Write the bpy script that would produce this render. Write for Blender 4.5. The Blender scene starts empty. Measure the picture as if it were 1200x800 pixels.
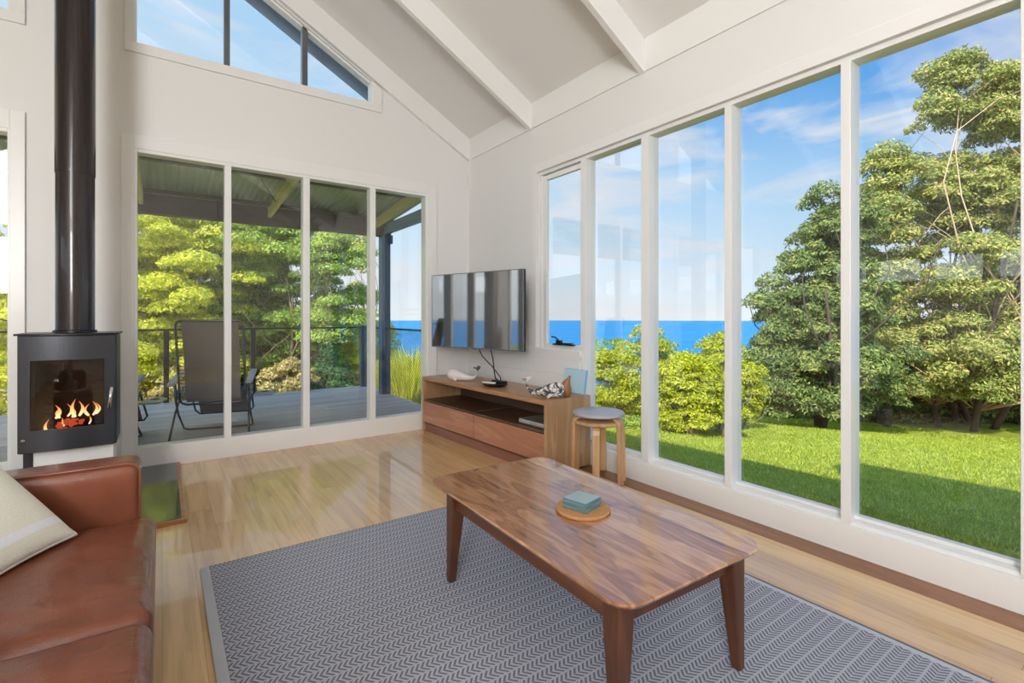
import bpy, math, random
import numpy as np
from mathutils import Vector, Matrix
random.seed(7); RNG = np.random.default_rng(11)
SC = bpy.context.scene
COL = SC.collection
PI = math.pi

# ------------------------------------------------------------------ camera
FPX = 575.6; TH = math.radians(35.46); EYE = 1.25
cam_d = bpy.data.cameras.new('camera'); cam = bpy.data.objects.new('camera', cam_d); COL.objects.link(cam)
cam.location = (0, 0, EYE); cam.rotation_euler = (PI/2, 0, -TH)
cam_d.sensor_width = 36; cam_d.lens = 36*FPX/1200; cam_d.shift_y = -30/1200
cam_d.clip_start = 0.05; cam_d.clip_end = 20000
SC.camera = cam
def at(px, py, d):                     # rough survey helper: a point seen from the room's centre at depth d
    u = (px-600)/FPX
    return (d*(math.sin(TH)+math.cos(TH)*u), d*(math.cos(TH)-math.sin(TH)*u), EYE-d*(py-370)/FPX)

# ------------------------------------------------------------------ mesh building
class MB:
    def __init__(s): s.v = []; s.f = []
    def add(s, vs, fs):
        n = len(s.v); s.v += [tuple(v) for v in vs]; s.f += [tuple(i+n for i in f) for f in fs]; return s
    def box(s, x0, x1, y0, y1, z0, z1, M=None):
        vs = [(x0,y0,z0),(x1,y0,z0),(x1,y1,z0),(x0,y1,z0),(x0,y0,z1),(x1,y0,z1),(x1,y1,z1),(x0,y1,z1)]
        if M is not None: vs = [tuple(M @ Vector(v)) for v in vs]
        return s.add(vs, [(3,2,1,0),(4,5,6,7),(0,1,5,4),(1,2,6,5),(2,3,7,6),(3,0,4,7)])
    def prism(s, poly, a0, a1, axis='y'):
        def P(p, a):
            if axis == 'y': return (p[0], a, p[1])
            if axis == 'x': return (a, p[0], p[1])
            return (p[0], p[1], a)
        n = len(poly); vs = [P(p, a0) for p in poly]+[P(p, a1) for p in poly]
        fs = [tuple(range(n)), tuple(range(2*n-1, n-1, -1))]+[((i+1) % n, i, i+n, (i+1) % n+n) for i in range(n)]
        return s.add(vs, fs)
    def hexa(s, b, t):                 # b, t: four corners each (bottom, top)
        return s.add(list(b)+list(t), [(3,2,1,0),(4,5,6,7),(0,1,5,4),(1,2,6,5),(2,3,7,6),(3,0,4,7)])
    def tube(s, pts, r, n=10, cap=True):
        pts = [Vector(p) for p in pts]; R = r if isinstance(r, (list, tuple)) else [r]*len(pts)
        up = Vector((0, 0, 1)); rings = []; prev = None
        for i, p in enumerate(pts):
            if i == 0: t = pts[1]-pts[0]
            elif i == len(pts)-1: t = pts[-1]-pts[-2]
            else: t = (pts[i+1]-pts[i]).normalized()+(pts[i]-pts[i-1]).normalized()
            t.normalize()
            if prev is None:
                a = up if abs(t.z) < .9 else Vector((1, 0, 0)); u = t.cross(a).normalized()
            else:
                u = prev-t*prev.dot(t)
                u = u.normalized() if u.length > 1e-6 else t.orthogonal().normalized()
            prev = u; w = t.cross(u)
            rings.append([p+(u*math.cos(2*PI*k/n)+w*math.sin(2*PI*k/n))*R[i] for k in range(n)])
        vs = [v for rg in rings for v in rg]; fs = []
        for i in range(len(pts)-1):
            for k in range(n):
                fs.append((i*n+k, i*n+(k+1) % n, (i+1)*n+(k+1) % n, (i+1)*n+k))
        if cap: fs += [tuple(range(n-1, -1, -1)), tuple((len(pts)-1)*n+k for k in range(n))]
        return s.add(vs, fs)
    def lathe(s, prof, c=(0, 0, 0), n=40, axis='z'):
        vs = []; fs = []; m = len(prof)
        for r, h in prof:
            for k in range(n):
                a = 2*PI*k/n; x, y = r*math.cos(a), r*math.sin(a)
                vs.append((c[0]+x, c[1]+y, c[2]+h) if axis == 'z' else (c[0]+x, c[1]+h, c[2]+y))
        for i in range(m-1):
            for k in range(n): fs.append((i*n+k, i*n+(k+1) % n, (i+1)*n+(k+1) % n, (i+1)*n+k))
        fs += [tuple(range(n-1, -1, -1)), tuple((m-1)*n+k for k in range(n))]
        return s.add(vs, fs)
    def rbox(s, x0, x1, y0, y1, z0, z1, r, puff=0, seg=14, wr=0, seed=0):   # soft rounded box
        c = Vector(((x0+x1)/2, (y0+y1)/2, (z0+z1)/2)); h = Vector(((x1-x0)/2, (y1-y0)/2, (z1-z0)/2))
        rr = min(r, h.x, h.y, h.z); faces = {}; vs = []; fs = []
        from mathutils import noise
        def g(t): return math.sin(t*PI/2)
        for ax in range(3):
            for sg in (-1, 1):
                a, b = (ax+1) % 3, (ax+2) % 3; base = len(vs)
                for i in range(seg+1):
                    for j in range(seg+1):
                        p = [0, 0, 0]; p[ax] = sg; p[a] = g(-1+2*i/seg); p[b] = g(-1+2*j/seg)
                        q = Vector((p[0]*h.x, p[1]*h.y, p[2]*h.z))
                        inn = Vector((max(-h.x+rr, min(h.x-rr, q.x)), max(-h.y+rr, min(h.y-rr, q.y)), max(-h.z+rr, min(h.z-rr, q.z))))
                        dlt = q-inn
                        o = inn+(dlt.normalized()*rr if dlt.length > 1e-9 else Vector((0, 0, 0)))
                        if puff:
                            fx, fy, fz = 1-(o.x/h.x)**2, 1-(o.y/h.y)**2, 1-(o.z/h.z)**2
                            if h.z <= min(h.x, h.y): o.z += puff*math.copysign(1, o.z)*max(0, fx)*max(0, fy)*(abs(o.z)/h.z)
                            elif h.x <= h.y: o.x += puff*math.copysign(1, o.x)*max(0, fy)*max(0, fz)*(abs(o.x)/h.x)
                            else: o.y += puff*math.copysign(1, o.y)*max(0, fx)*max(0, fz)*(abs(o.y)/h.y)
                        if wr:
                            o += Vector((0, 0, 1))*wr*noise.noise(Vector((o.x*3+seed, o.y*14+o.x*5, o.z*3)))
                        vs.append(tuple(o+c))
                for i in range(seg):
                    for j in range(seg):
                        q = (base+i*(seg+1)+j, base+(i+1)*(seg+1)+j, base+(i+1)*(seg+1)+j+1, base+i*(seg+1)+j+1)
                        fs.append(q if sg > 0 else q[::-1])
        # weld shared border vertices
        key = {}; remap = []
        out = []
        for v in vs:
            k = (round(v[0], 5), round(v[1], 5), round(v[2], 5))
            if k not in key: key[k] = len(out); out.append(v)
            remap.append(key[k])
        f2 = []
        for f in fs:
            f = [remap[i] for i in f]; g2 = []
            for i in f:
                if i not in g2: g2.append(i)
            if len(g2) >= 3: f2.append(tuple(g2))
        return s.add(out, f2)
    def build(s, name, mat, parent=None, smooth=False, bevel=0, seg=2, kind=None):
        me = bpy.data.meshes.new(name); me.from_pydata(s.v, [], s.f)
        o = bpy.data.objects.new(name, me); COL.objects.link(o)
        if mat: me.materials.append(mat)
        if bevel:
            b = o.modifiers.new('bevel', 'BEVEL'); b.width = bevel; b.segments = seg; b.limit_method = 'ANGLE'; b.angle_limit = math.radians(40)
            b.harden_normals = False
        if smooth: me.polygons.foreach_set('use_smooth', [True]*len(me.polygons))
        if smooth == 'auto':
            me.set_sharp_from_angle(angle=math.radians(40)) if hasattr(me, 'set_sharp_from_angle') else None
        if parent: o.parent = parent
        if kind: o['kind'] = kind
        return o

def thing(name, label, cat, loc=(0, 0, 0), rz=0, group=None, kind=None):
    o = bpy.data.objects.new(name, None); COL.objects.link(o); o.empty_display_size = .1
    o.location = loc; o.rotation_euler = (0, 0, rz)
    if label: o['label'] = label
    if cat: o['category'] = cat
    if group: o['group'] = group
    if kind: o['kind'] = kind
    return o
def tag(o, label, cat, group=None, kind=None):
    o['label'] = label; o['category'] = cat
    if group: o['group'] = group
    if kind: o['kind'] = kind
    return o
def copy_tree(o, parent=None):
    c = o.copy(); COL.objects.link(c); c.parent = parent
    for ch in list(o.children): copy_tree(ch, c)
    return c

# ------------------------------------------------------------------ materials
def lin(r, g, b):
    f = lambda c: (c/255/12.92) if c/255 <= .04045 else ((c/255+.055)/1.055)**2.4
    return (f(r), f(g), f(b), 1)
def mat(name, col=(.5, .5, .5, 1), rough=.5, metal=0, coat=0, spec=.5, emis=None, estr=0, bump=None):
    m = bpy.data.materials.new(name); m.use_nodes = True; nt = m.node_tree; b = nt.nodes['Principled BSDF']
    b.inputs['Base Color'].default_value = col; b.inputs['Roughness'].default_value = rough; b.inputs['Metallic'].default_value = metal
    b.inputs['Coat Weight'].default_value = coat; b.inputs['Specular IOR Level'].default_value = spec
    if emis: b.inputs['Emission Color'].default_value = emis; b.inputs['Emission Strength'].default_value = estr
    if bump:
        tc = nt.nodes.new('ShaderNodeTexCoord'); n = nt.nodes.new('ShaderNodeTexNoise'); bp = nt.nodes.new('ShaderNodeBump')
        n.inputs['Scale'].default_value = bump[0]; n.inputs['Detail'].default_value = 4
        bp.inputs['Strength'].default_value = bump[1]; bp.inputs['Distance'].default_value = bump[2]
        nt.links.new(tc.outputs['Object'], n.inputs['Vector']); nt.links.new(n.outputs['Fac'], bp.inputs['Height']); nt.links.new(bp.outputs['Normal'], b.inputs['Normal'])
    return m
class NG:
    """small node helper"""
    def __init__(s, m): s.m = m; s.nt = m.node_tree; s.b = s.nt.nodes.get('Principled BSDF')
    def n(s, t, **k):
        x = s.nt.nodes.new(t)
        for a, v in k.items(): setattr(x, a, v)
        return x
    def l(s, a, b): s.nt.links.new(a, b)
    def math(s, op, a, b=None, c=None):
        x = s.n('ShaderNodeMath', operation=op)
        for i, v in enumerate((a, b, c)):
            if v is None: continue
            if isinstance(v, (int, float)): x.inputs[i].default_value = v
            else: s.l(v, x.inputs[i])
        return x.outputs[0]
    def mix(s, f, a, b, blend='MIX'):
        x = s.n('ShaderNodeMix', data_type='RGBA', blend_type=blend)
        for i, v in ((0, f), (6, a), (7, b)):
            if isinstance(v, (int, float, tuple)): x.inputs[i].default_value = v
            else: s.l(v, x.inputs[i])
        return x.outputs[2]
    def ramp(s, f, stops):
        x = s.n('ShaderNodeValToRGB'); cr = x.color_ramp
        while len(cr.elements) < len(stops): cr.elements.new(.5)
        for e, (p, c) in zip(cr.elements, stops): e.position = p; e.color = c
        s.l(f, x.inputs[0]); return x.outputs[0]
    def coord(s, kind='Object', scale=(1, 1, 1), rot=(0, 0, 0), loc=(0, 0, 0)):
        tc = s.n('ShaderNodeTexCoord'); mp = s.n('ShaderNodeMapping')
        mp.inputs['Scale'].default_value = scale; mp.inputs['Rotation'].default_value = rot; mp.inputs['Location'].default_value = loc
        s.l(tc.outputs[kind], mp.inputs['Vector']); return mp.outputs[0]
    def noise(s, vec, scale=5, detail=4, rough=.55, dist=0):
        x = s.n('ShaderNodeTexNoise'); x.inputs['Scale'].default_value = scale; x.inputs['Detail'].default_value = detail
        x.inputs['Roughness'].default_value = rough; x.inputs['Distortion'].default_value = dist
        s.l(vec, x.inputs['Vector']); return x.outputs['Fac']
    def bump(s, h, st=.3, d=.01):
        x = s.n('ShaderNodeBump'); x.inputs['Strength'].default_value = st; x.inputs['Distance'].default_value = d
        s.l(h, x.inputs['Height']); s.l(x.outputs[0], s.b.inputs['Normal'])
def boards(name, cols, w, length, along='y', rough=.2, grain=1.0, coat=0, seam=.5, bumpst=.05):
    """timber: boards of width w running along one axis, each with its own tint, with grain"""
    m = mat(name, rough=rough, coat=coat); g = NG(m)
    sx = g.n('ShaderNodeSeparateXYZ'); tc = g.n('ShaderNodeTexCoord'); g.l(tc.outputs['Object'], sx.inputs[0])
    o = {'x': 0, 'y': 1, 'z': 2}; ia = o[along]; ic = {'y': 0, 'x': 1, 'z': 1}[along]
    ac = g.math('DIVIDE', sx.outputs[ic], w); idx = g.math('FLOOR', ac); fr = g.math('FRACT', ac)
    off = g.n('ShaderNodeTexWhiteNoise', noise_dimensions='1D'); g.l(idx, off.inputs['W'])
    al = g.math('ADD', g.math('DIVIDE', sx.outputs[ia], length), g.math('MULTIPLY', off.outputs['Value'], 7.0))
    bid = g.math('FLOOR', al); fl = g.math('FRACT', al)
    cb = g.n('ShaderNodeCombineXYZ'); g.l(idx, cb.inputs[0]); g.l(bid, cb.inputs[1])
    wn = g.n('ShaderNodeTexWhiteNoise', noise_dimensions='3D'); g.l(cb.outputs[0], wn.inputs['Vector'])
    sc = [22, 22, 22]; sc[ia] = 1.3
    mp = g.n('ShaderNodeMapping'); mp.inputs['Scale'].default_value = sc; g.l(tc.outputs['Object'], mp.inputs[0])
    va = g.n('ShaderNodeVectorMath', operation='ADD'); g.l(mp.outputs[0], va.inputs[0]); g.l(wn.outputs['Color'], va.inputs[1])
    vs = g.n('ShaderNodeVectorMath', operation='SCALE'); g.l(wn.outputs['Color'], vs.inputs[0]); vs.inputs[3].default_value = 30; g.l(vs.outputs[0], va.inputs[1])
    gr = g.noise(va.outputs[0], 1.0, 6, .6, .6)
    base = g.ramp(wn.outputs['Value'], [(i/(len(cols)-1), c) for i, c in enumerate(cols)])
    dk = g.ramp(gr, [(.25, (.55, .5, .45, 1)), (.5, (.95, .94, .92, 1)), (.75, (1.15, 1.12, 1.1, 1))])
    c = g.mix(.75*grain if grain < 1 else .75, base, dk, 'MULTIPLY')
    s1 = g.math('LESS_THAN', fr, .012*.13/w); s2 = g.math('LESS_THAN', fl, .0015)
    sm = g.math('MULTIPLY', g.math('MAXIMUM', s1, s2), seam)
    c = g.mix(sm, c, (.12, .06, .03, 1)); g.l(c, g.b.inputs['Base Color'])
    if bumpst: g.bump(gr, bumpst, .002)
    return m
def wood(name, c0, c1, c2, along='y', rough=.3, scale=1, coat=0, bands=8):
    m = mat(name, rough=rough, coat=coat); g = NG(m); i = 'xyz'.index(along)
    s = [3*scale]*3; s[i] = .35*scale; v = g.coord(scale=tuple(s))
    a = g.noise(v, 2.2, 3, .5, 1.6)
    s = [40*scale]*3; s[i] = 2*scale; f = g.noise(g.coord(scale=tuple(s)), 1.5, 5, .6, .3)
    w = g.math('FRACT', g.math('MULTIPLY', a, bands)); w = g.math('ABSOLUTE', g.math('SUBTRACT', w, .5))
    k = g.math('ADD', g.math('MULTIPLY', a, .9), g.math('ADD', g.math('MULTIPLY', w, .28), g.math('MULTIPLY', f, .35)))
    g.l(g.ramp(k, [(.35, c0), (.75, c1), (1.05, c2)]), g.b.inputs['Base Color']); g.bump(f, .06, .002)
    return m
M = {}
M['paint'] = mat('wall_paint', (.77, .77, .765, 1), .55, bump=(60, .03, .002))
M['ceil'] = mat('ceiling_paint', (.77, .77, .765, 1), .6)
M['gloss_white'] = mat('white_gloss_paint', (.80, .80, .79, 1), .28)
M['floor'] = boards('floor_boards', [lin(212,170,118), lin(224,186,134), lin(216,176,124), lin(230,194,144), lin(204,160,108)], .13, 1.9, 'y', rough=.24, coat=.5)
M['floor_dark'] = wood('border_board', lin(116,72,44), lin(140,92,60), lin(158,110,76), 'y', .25)
M['steel_white'] = mat('light_steel', lin(190,190,192), .25, metal=.7)
# glass that reflects by angle and otherwise lets light straight through
def glassmat(name, tint=(1, 1, 1, 1), ior=1.5, boost=1.0, base=0.0):
    m = bpy.data.materials.new(name); m.use_nodes = True; nt = m.node_tree; nt.nodes.clear()
    out = nt.nodes.new('ShaderNodeOutputMaterial'); mx = nt.nodes.new('ShaderNodeMixShader'); tr = nt.nodes.new('ShaderNodeBsdfTransparent')
    gl = nt.nodes.new('ShaderNodeBsdfGlossy'); fr = nt.nodes.new('ShaderNodeFresnel'); mu = nt.nodes.new('ShaderNodeMath'); mu.operation = 'MULTIPLY'
    fr.inputs['IOR'].default_value = ior; mu.inputs[1].default_value = boost; gl.inputs['Roughness'].default_value = 0; tr.inputs['Color'].default_value = tint
    gl.inputs['Color'].default_value = (1, 1, 1, 1)
    ad = nt.nodes.new('ShaderNodeMath'); ad.operation = 'ADD'; ad.inputs[1].default_value = base; mu.inputs[1].default_value = boost; nt.links.new(fr.outputs[0], mu.inputs[0]); nt.links.new(mu.outputs[0], ad.inputs[0]); nt.links.new(ad.outputs[0], mx.inputs[0]); nt.links.new(tr.outputs[0], mx.inputs[1]); nt.links.new(gl.outputs[0], mx.inputs[2]); nt.links.new(mx.outputs[0], out.inputs[0])
    return m
M['glass'] = glassmat('window_glass', (.99, .995, .99, 1), 1.5, .14, .034)
M['fire_glass'] = glassmat('stove_glass', (.75, .72, .70, 1), 1.5, .8)
M['black'] = mat('black_plastic', lin(26,26,28), .35)
M['stove'] = mat('stove_steel', lin(64,66,72), .32, metal=.55, bump=(220, .03, .001))
M['stove_dark'] = mat('stove_black', lin(20,20,22), .35, metal=.2)
M['chrome'] = mat('chrome', lin(215,212,208), .18, metal=1)
M['soot'] = mat('fire_brick', lin(70,56,46), .9, bump=(30, .5, .01))
M['log'] = mat('charred_log', lin(40,28,22), .9, bump=(40, .8, .01))
M['ember'] = mat('glowing_ember', lin(60,20,10), .9, emis=(1, .14, .05, 1), estr=.9)
def flame():
    m = bpy.data.materials.new('flame'); m.use_nodes = True; nt = m.node_tree; nt.nodes.clear(); g = NG(m)
    out = g.n('ShaderNodeOutputMaterial'); em = g.n('ShaderNodeEmission'); tr = g.n('ShaderNodeBsdfTransparent'); mx = g.n('ShaderNodeMixShader')
    tc = g.n('ShaderNodeTexCoord'); sp = g.n('ShaderNodeSeparateXYZ'); g.l(tc.outputs['Generated'], sp.inputs[0])
    c = g.ramp(sp.outputs[2], [(0, (1, .75, .45, 1)), (.4, (1, .55, .2, 1)), (1, (.9, .18, .04, 1))])
    g.l(c, em.inputs[0]); em.inputs[1].default_value = 3.2
    lw = g.n('ShaderNodeLayerWeight'); lw.inputs[0].default_value = .35
    f = g.math('SUBTRACT', 1.0, g.math('MULTIPLY', lw.outputs['Facing'], .7))
    f = g.math('MULTIPLY', f, g.math('SUBTRACT', 1.0, g.math('MULTIPLY', sp.outputs[2], .55)))
    g.l(f, mx.inputs[0]); g.l(tr.outputs[0], mx.inputs[1]); g.l(em.outputs[0], mx.inputs[2]); g.l(mx.outputs[0], out.inputs[0])
    return m
M['flame'] = flame()
# flue: dark enamel
M['flue'] = mat('flue_enamel', lin(36,27,26), .26, metal=.2, coat=.3)
# leather
def leather():
    m = mat('tan_leather', rough=.30, coat=.25); g = NG(m); v = g.coord()
    a = g.noise(v, 3, 3); g.l(g.ramp(a, [(.3, lin(108,56,36)), (.55, lin(128,71,48)), (.8, lin(146,88,62))]), g.b.inputs['Base Color'])
    vo = g.n('ShaderNodeTexVoronoi'); vo.inputs['Scale'].default_value = 260; g.l(v, vo.inputs['Vector'])
    wr = g.noise(g.coord(scale=(2.0, 9, 3)), 2.5, 5, .6, .8)
    h = g.math('ADD', g.math('MULTIPLY', vo.outputs[0], .12), g.math('MULTIPLY', wr, 1.2)); g.bump(h, .28, .01)
    return m
M['leather'] = leather()
def weave(name, c0, c1, sc=350, rough=.9):
    m = mat(name, rough=rough, spec=.15); g = NG(m); v = g.coord()
    w = g.n('ShaderNodeTexWave'); w.inputs['Scale'].default_value = sc; g.l(v, w.inputs['Vector'])
    a = g.noise(v, sc*.6, 2); g.l(g.mix(a, c0, c1), g.b.inputs['Base Color']); g.bump(a, .5, .003); return m
M['cream'] = weave('cream_weave', lin(228,222,202), lin(244,240,224), 220)
M['stripe'] = weave('white_stripe', lin(236,236,238), lin(246,246,248), 220)
# rug
def rugmat():
    m = mat('rug_chevron', rough=.95, spec=.1); g = NG(m)
    tc = g.n('ShaderNodeTexCoord'); sp = g.n('ShaderNodeSeparateXYZ'); g.l(tc.outputs['Object'], sp.inputs[0])
    P = .056; L = .020
    v = g.math('FRACT', g.math('DIVIDE', sp.outputs[1], P)); w = g.math('MULTIPLY', g.math('ABSOLUTE', g.math('SUBTRACT', v, .5)), 2)
    ph = g.math('FRACT', g.math('DIVIDE', g.math('SUBTRACT', sp.outputs[0], g.math('MULTIPLY', w, .024)), L))
    d = g.math('MULTIPLY', g.math('LESS_THAN', ph, .46), g.math('LESS_THAN', w, .86))
    d = g.math('MULTIPLY', d, g.math('GREATER_THAN', w, .02))
    ns = g.noise(g.coord(), 400, 2)
    lt = g.mix(ns, lin(160,162,172), lin(190,192,202)); dk = g.mix(ns, lin(92,97,110), lin(120,125,138))
    g.l(g.mix(d, lt, dk), g.b.inputs['Base Color'])
    g.bump(g.math('SUBTRACT', ns, g.math('MULTIPLY', d, .6)), .5, .004); return m
M['rug'] = rugmat(); M['rug_edge'] = weave('rug_border', lin(176,178,184), lin(198,200,206), 500)
M['rug_bind'] = weave('rug_binding', lin(92,98,108), lin(118,122,132), 500)
# table: planks of dark hardwood with wild grain
def tablemat():
    m = mat('table_top_wood', rough=.22, coat=.8); g = NG(m)
    tc = g.n('ShaderNodeTexCoord'); sp = g.n('ShaderNodeSeparateXYZ'); g.l(tc.outputs['Object'], sp.inputs[0])
    idx = g.math('FLOOR', g.math('DIVIDE', sp.outputs[0], .115)); wn = g.n('ShaderNodeTexWhiteNoise', noise_dimensions='1D'); g.l(idx, wn.inputs['W'])
    cb = g.n('ShaderNodeCombineXYZ'); g.l(g.math('MULTIPLY', wn.outputs[0], 9), cb.inputs[1]); g.l(g.math('MULTIPLY', wn.outputs[0], 5), cb.inputs[2])
    va = g.n('ShaderNodeVectorMath', operation='ADD'); g.l(g.coord(scale=(7, 1.4, 1)), va.inputs[0]); g.l(cb.outputs[0], va.inputs[1])
    a = g.noise(va.outputs[0], 1.4, 3, .5, 1.2); w = g.math('ABSOLUTE', g.math('SUBTRACT', g.math('FRACT', g.math('MULTIPLY', a, 7)), .5))
    f = g.noise(g.coord(scale=(60, 4, 1)), 1.5, 5, .6, .3)
    k = g.math('ADD', g.math('MULTIPLY', a, .8), g.math('ADD', g.math('MULTIPLY', w, .3), g.math('ADD', g.math('MULTIPLY', f, .25), g.math('MULTIPLY', wn.outputs[0], .22))))
    g.l(g.ramp(k, [(.42, lin(108,66,40)), (.60, lin(154,104,70)), (.78, lin(186,138,100)), (1.0, lin(218,178,138))]), g.b.inputs['Base Color'])
    g.bump(f, .05, .002); return m
M['table'] = tablemat()
M['table_leg'] = wood('table_leg_wood', lin(58,32,20), lin(88,52,32), lin(120,76,46), 'z', .28)
M['table_apron'] = wood('table_apron_wood', lin(74,42,26), lin(104,62,38), lin(134,86,54), 'y', .28)
M['bench'] = wood('bench_wood', lin(150,104,68), lin(178,132,92), lin(204,160,118), 'y', .3, bands=5)
M['bench_end'] = wood('bench_end_wood', lin(150,112,78), lin(176,138,100), lin(200,166,128), 'z', .35, bands=5)
M['bench_red'] = wood('bench_red_wood', lin(150,98,72), lin(178,124,96), lin(198,148,120), 'y', .32, bands=5)
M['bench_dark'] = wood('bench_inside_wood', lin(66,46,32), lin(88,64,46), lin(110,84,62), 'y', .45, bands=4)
M['plinth'] = wood('plinth_wood', lin(124,78,64), lin(142,94,78), lin(160,112,96), 'y', .35, bands=4)
M['birch'] = wood('stool_birch', lin(170,128,86), lin(196,156,112), lin(214,178,136), 'z', .35, bands=4)
M['stool_brown'] = wood('stool_brown', lin(112,76,50), lin(138,98,66), lin(160,120,84), 'z', .35, bands=4)
M['seat_grey'] = mat('stool_seat_grey', lin(176,176,182), .38)
M['cork'] = weave('cork_mat', lin(164,118,76), lin(196,150,104), 160, .8)
M['teal'] = mat('teal_coaster', lin(92,122,128), .35); M['teal_top'] = mat('teal_coaster_top', lin(150,172,176), .4)
M['ceramic'] = mat('white_ceramic', lin(222,216,212), .25)
def marble():
    m = mat('marbled_ceramic', rough=.25); g = NG(m); a = g.noise(g.coord(), 28, 3, .5, 1.5)
    g.l(g.ramp(a, [(.44, lin(60,62,70)), (.5, lin(150,148,150)), (.56, lin(226,222,216))]), g.b.inputs['Base Color']); return m
M['marble'] = marble()
M['carved'] = wood('carved_wood', lin(120,72,40), lin(156,104,62), lin(190,140,92), 'z', .4)
M['blue_pane'] = mat('pale_blue_canvas', lin(178,212,230), .4); M['blue_edge'] = mat('blue_canvas_side', lin(130,184,214), .4)
M['tv_screen'] = mat('tv_screen', lin(16,17,20), .045, spec=1.0, coat=1.0); M['tv_bezel'] = mat('tv_bezel', lin(120,122,126), .3, metal=.7)
M['tv_screen'].node_tree.nodes['Principled BSDF'].inputs['IOR'].default_value = 2.2; M['tv_screen'].node_tree.nodes['Principled BSDF'].inputs['Coat IOR'].default_value = 1.8
M['tv_back'] = mat('tv_back', lin(30,30,32), .5)
M['hearth'] = mat('hearth_slate', lin(50,54,58), .1, coat=.3); M['hearth_edge'] = wood('hearth_edge_wood', lin(150,100,62), lin(176,124,80), lin(196,146,98), 'x', .35)
M['deck'] = boards('deck_boards', [lin(150,142,136), lin(172,162,154), lin(160,152,144), lin(184,174,166)], .11, 2.7, 'x', rough=.6, seam=.9, bumpst=.2)
M['dark_timber'] = wood('dark_stained_timber', lin(72,62,56), lin(88,78,70), lin(104,92,82), 'x', .55)
M['post_blue'] = mat('slate_painted_timber', lin(56,74,94), .42)
M['yellow_timber'] = wood('treated_pine', lin(190,176,96), lin(212,198,116), lin(226,214,140), 'y', .6)
M['iron_roof'] = mat('corrugated_iron', lin(190,198,178), .4, metal=.25)
M['rail'] = mat('rail_black', lin(34,36,40), .45, metal=.3); M['wire'] = mat('galvanised_wire', lin(84,90,94), .45, metal=.5)
M['soffit'] = mat('soffit_paint', lin(205,205,202), .6); M['barge'] = mat('barge_blue_grey', lin(128,150,178), .5)
M['sling'] = weave('sling_mesh', lin(98,90,84), lin(126,118,110), 300, .8); M['chair_steel'] = mat('chair_frame_grey', lin(64,68,74), .35, metal=.5)
M['arm_grey'] = mat('armrest_grey', lin(150,160,172), .35); M['cord'] = mat('black_cord', lin(24,24,26), .6)
def leafmat(name, c0, c1, c2, trans=.3, patch=.5):
    m = bpy.data.materials.new(name); m.use_nodes = True; nt = m.node_tree; nt.nodes.clear(); g = NG(m)
    out = g.n('ShaderNodeOutputMaterial'); df = g.n('ShaderNodeBsdfDiffuse'); tl = g.n('ShaderNodeBsdfTranslucent'); mx = g.n('ShaderNodeMixShader')
    ge = g.n('ShaderNodeNewGeometry'); a = g.noise(g.coord(), patch, 2)
    k = g.math('ADD', g.math('MULTIPLY', ge.outputs['Random Per Island'], .55), g.math('MULTIPLY', a, .5))
    c = g.ramp(k, [(.2, c0), (.5, c1), (.85, c2)]); g.l(c, df.inputs[0]); g.l(c, tl.inputs[0]); mx.inputs[0].default_value = trans
    g.l(df.outputs[0], mx.inputs[1]); g.l(tl.outputs[0], mx.inputs[2]); g.l(mx.outputs[0], out.inputs[0]); return m
M['leaf_olive'] = leafmat('olive_leaves', lin(96,112,56), lin(150,160,82), lin(206,186,118), .3, 1.1)
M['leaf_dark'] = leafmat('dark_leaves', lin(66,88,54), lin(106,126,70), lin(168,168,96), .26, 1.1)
M['leaf_yellow'] = leafmat('yellow_green_leaves', lin(120,134,34), lin(176,180,46), lin(214,212,86), .35)
M['leaf_lime'] = leafmat('lime_leaves', lin(164,176,56), lin(212,212,72), lin(238,230,112), .45)
M['leaf_green'] = leafmat('green_leaves', lin(112,146,60), lin(156,180,80), lin(204,208,106), .42)
M['leaf_conifer'] = leafmat('conifer_needles', lin(44,84,50), lin(66,112,64), lin(104,144,84), .2)
M['leaf_dry'] = leafmat('dry_leaves', lin(142,122,70), lin(188,170,108), lin(214,200,146), .3)
M['bark'] = mat('grey_bark', lin(132,112,90), .9, bump=(12, .5, .03)); M['bark_pale'] = mat('pale_bark', lin(186,158,128), .85)
M['bark_dark'] = mat('dark_bark', lin(74,60,48), .95, bump=(12, .5, .03))
def grassmat():
    m = mat('lawn_ground', rough=.95, spec=.05); g = NG(m); a = g.noise(g.coord(), 1.1, 5, .6); b = g.noise(g.coord(), 26, 5, .7)
    k = g.math('ADD', g.math('MULTIPLY', a, .5), g.math('MULTIPLY', b, .6))
    g.l(g.ramp(k, [(.35, lin(122,140,44)), (.55, lin(160,172,62)), (.75, lin(192,194,98))]), g.b.inputs['Base Color']); g.bump(b, 1.0, .12); return m
M['lawn'] = grassmat()
M['blade'] = leafmat('grass_blades', lin(122,142,44), lin(160,172,62), lin(192,196,98), .3, 1.5)
M['hill'] = mat('far_scrub', lin(88,104,44), .95, bump=(.6, 1, .5))
def seamat():
    m = mat('sea_water', lin(20,110,190), .5, spec=.1); g = NG(m); a = g.noise(g.coord(scale=(.004, .012, 1)), 1, 4)
    g.l(g.ramp(a, [(.3, lin(20,104,150)), (.7, lin(40,128,176))]), g.b.inputs['Base Color']); return m
M['sea'] = seamat()

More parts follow.
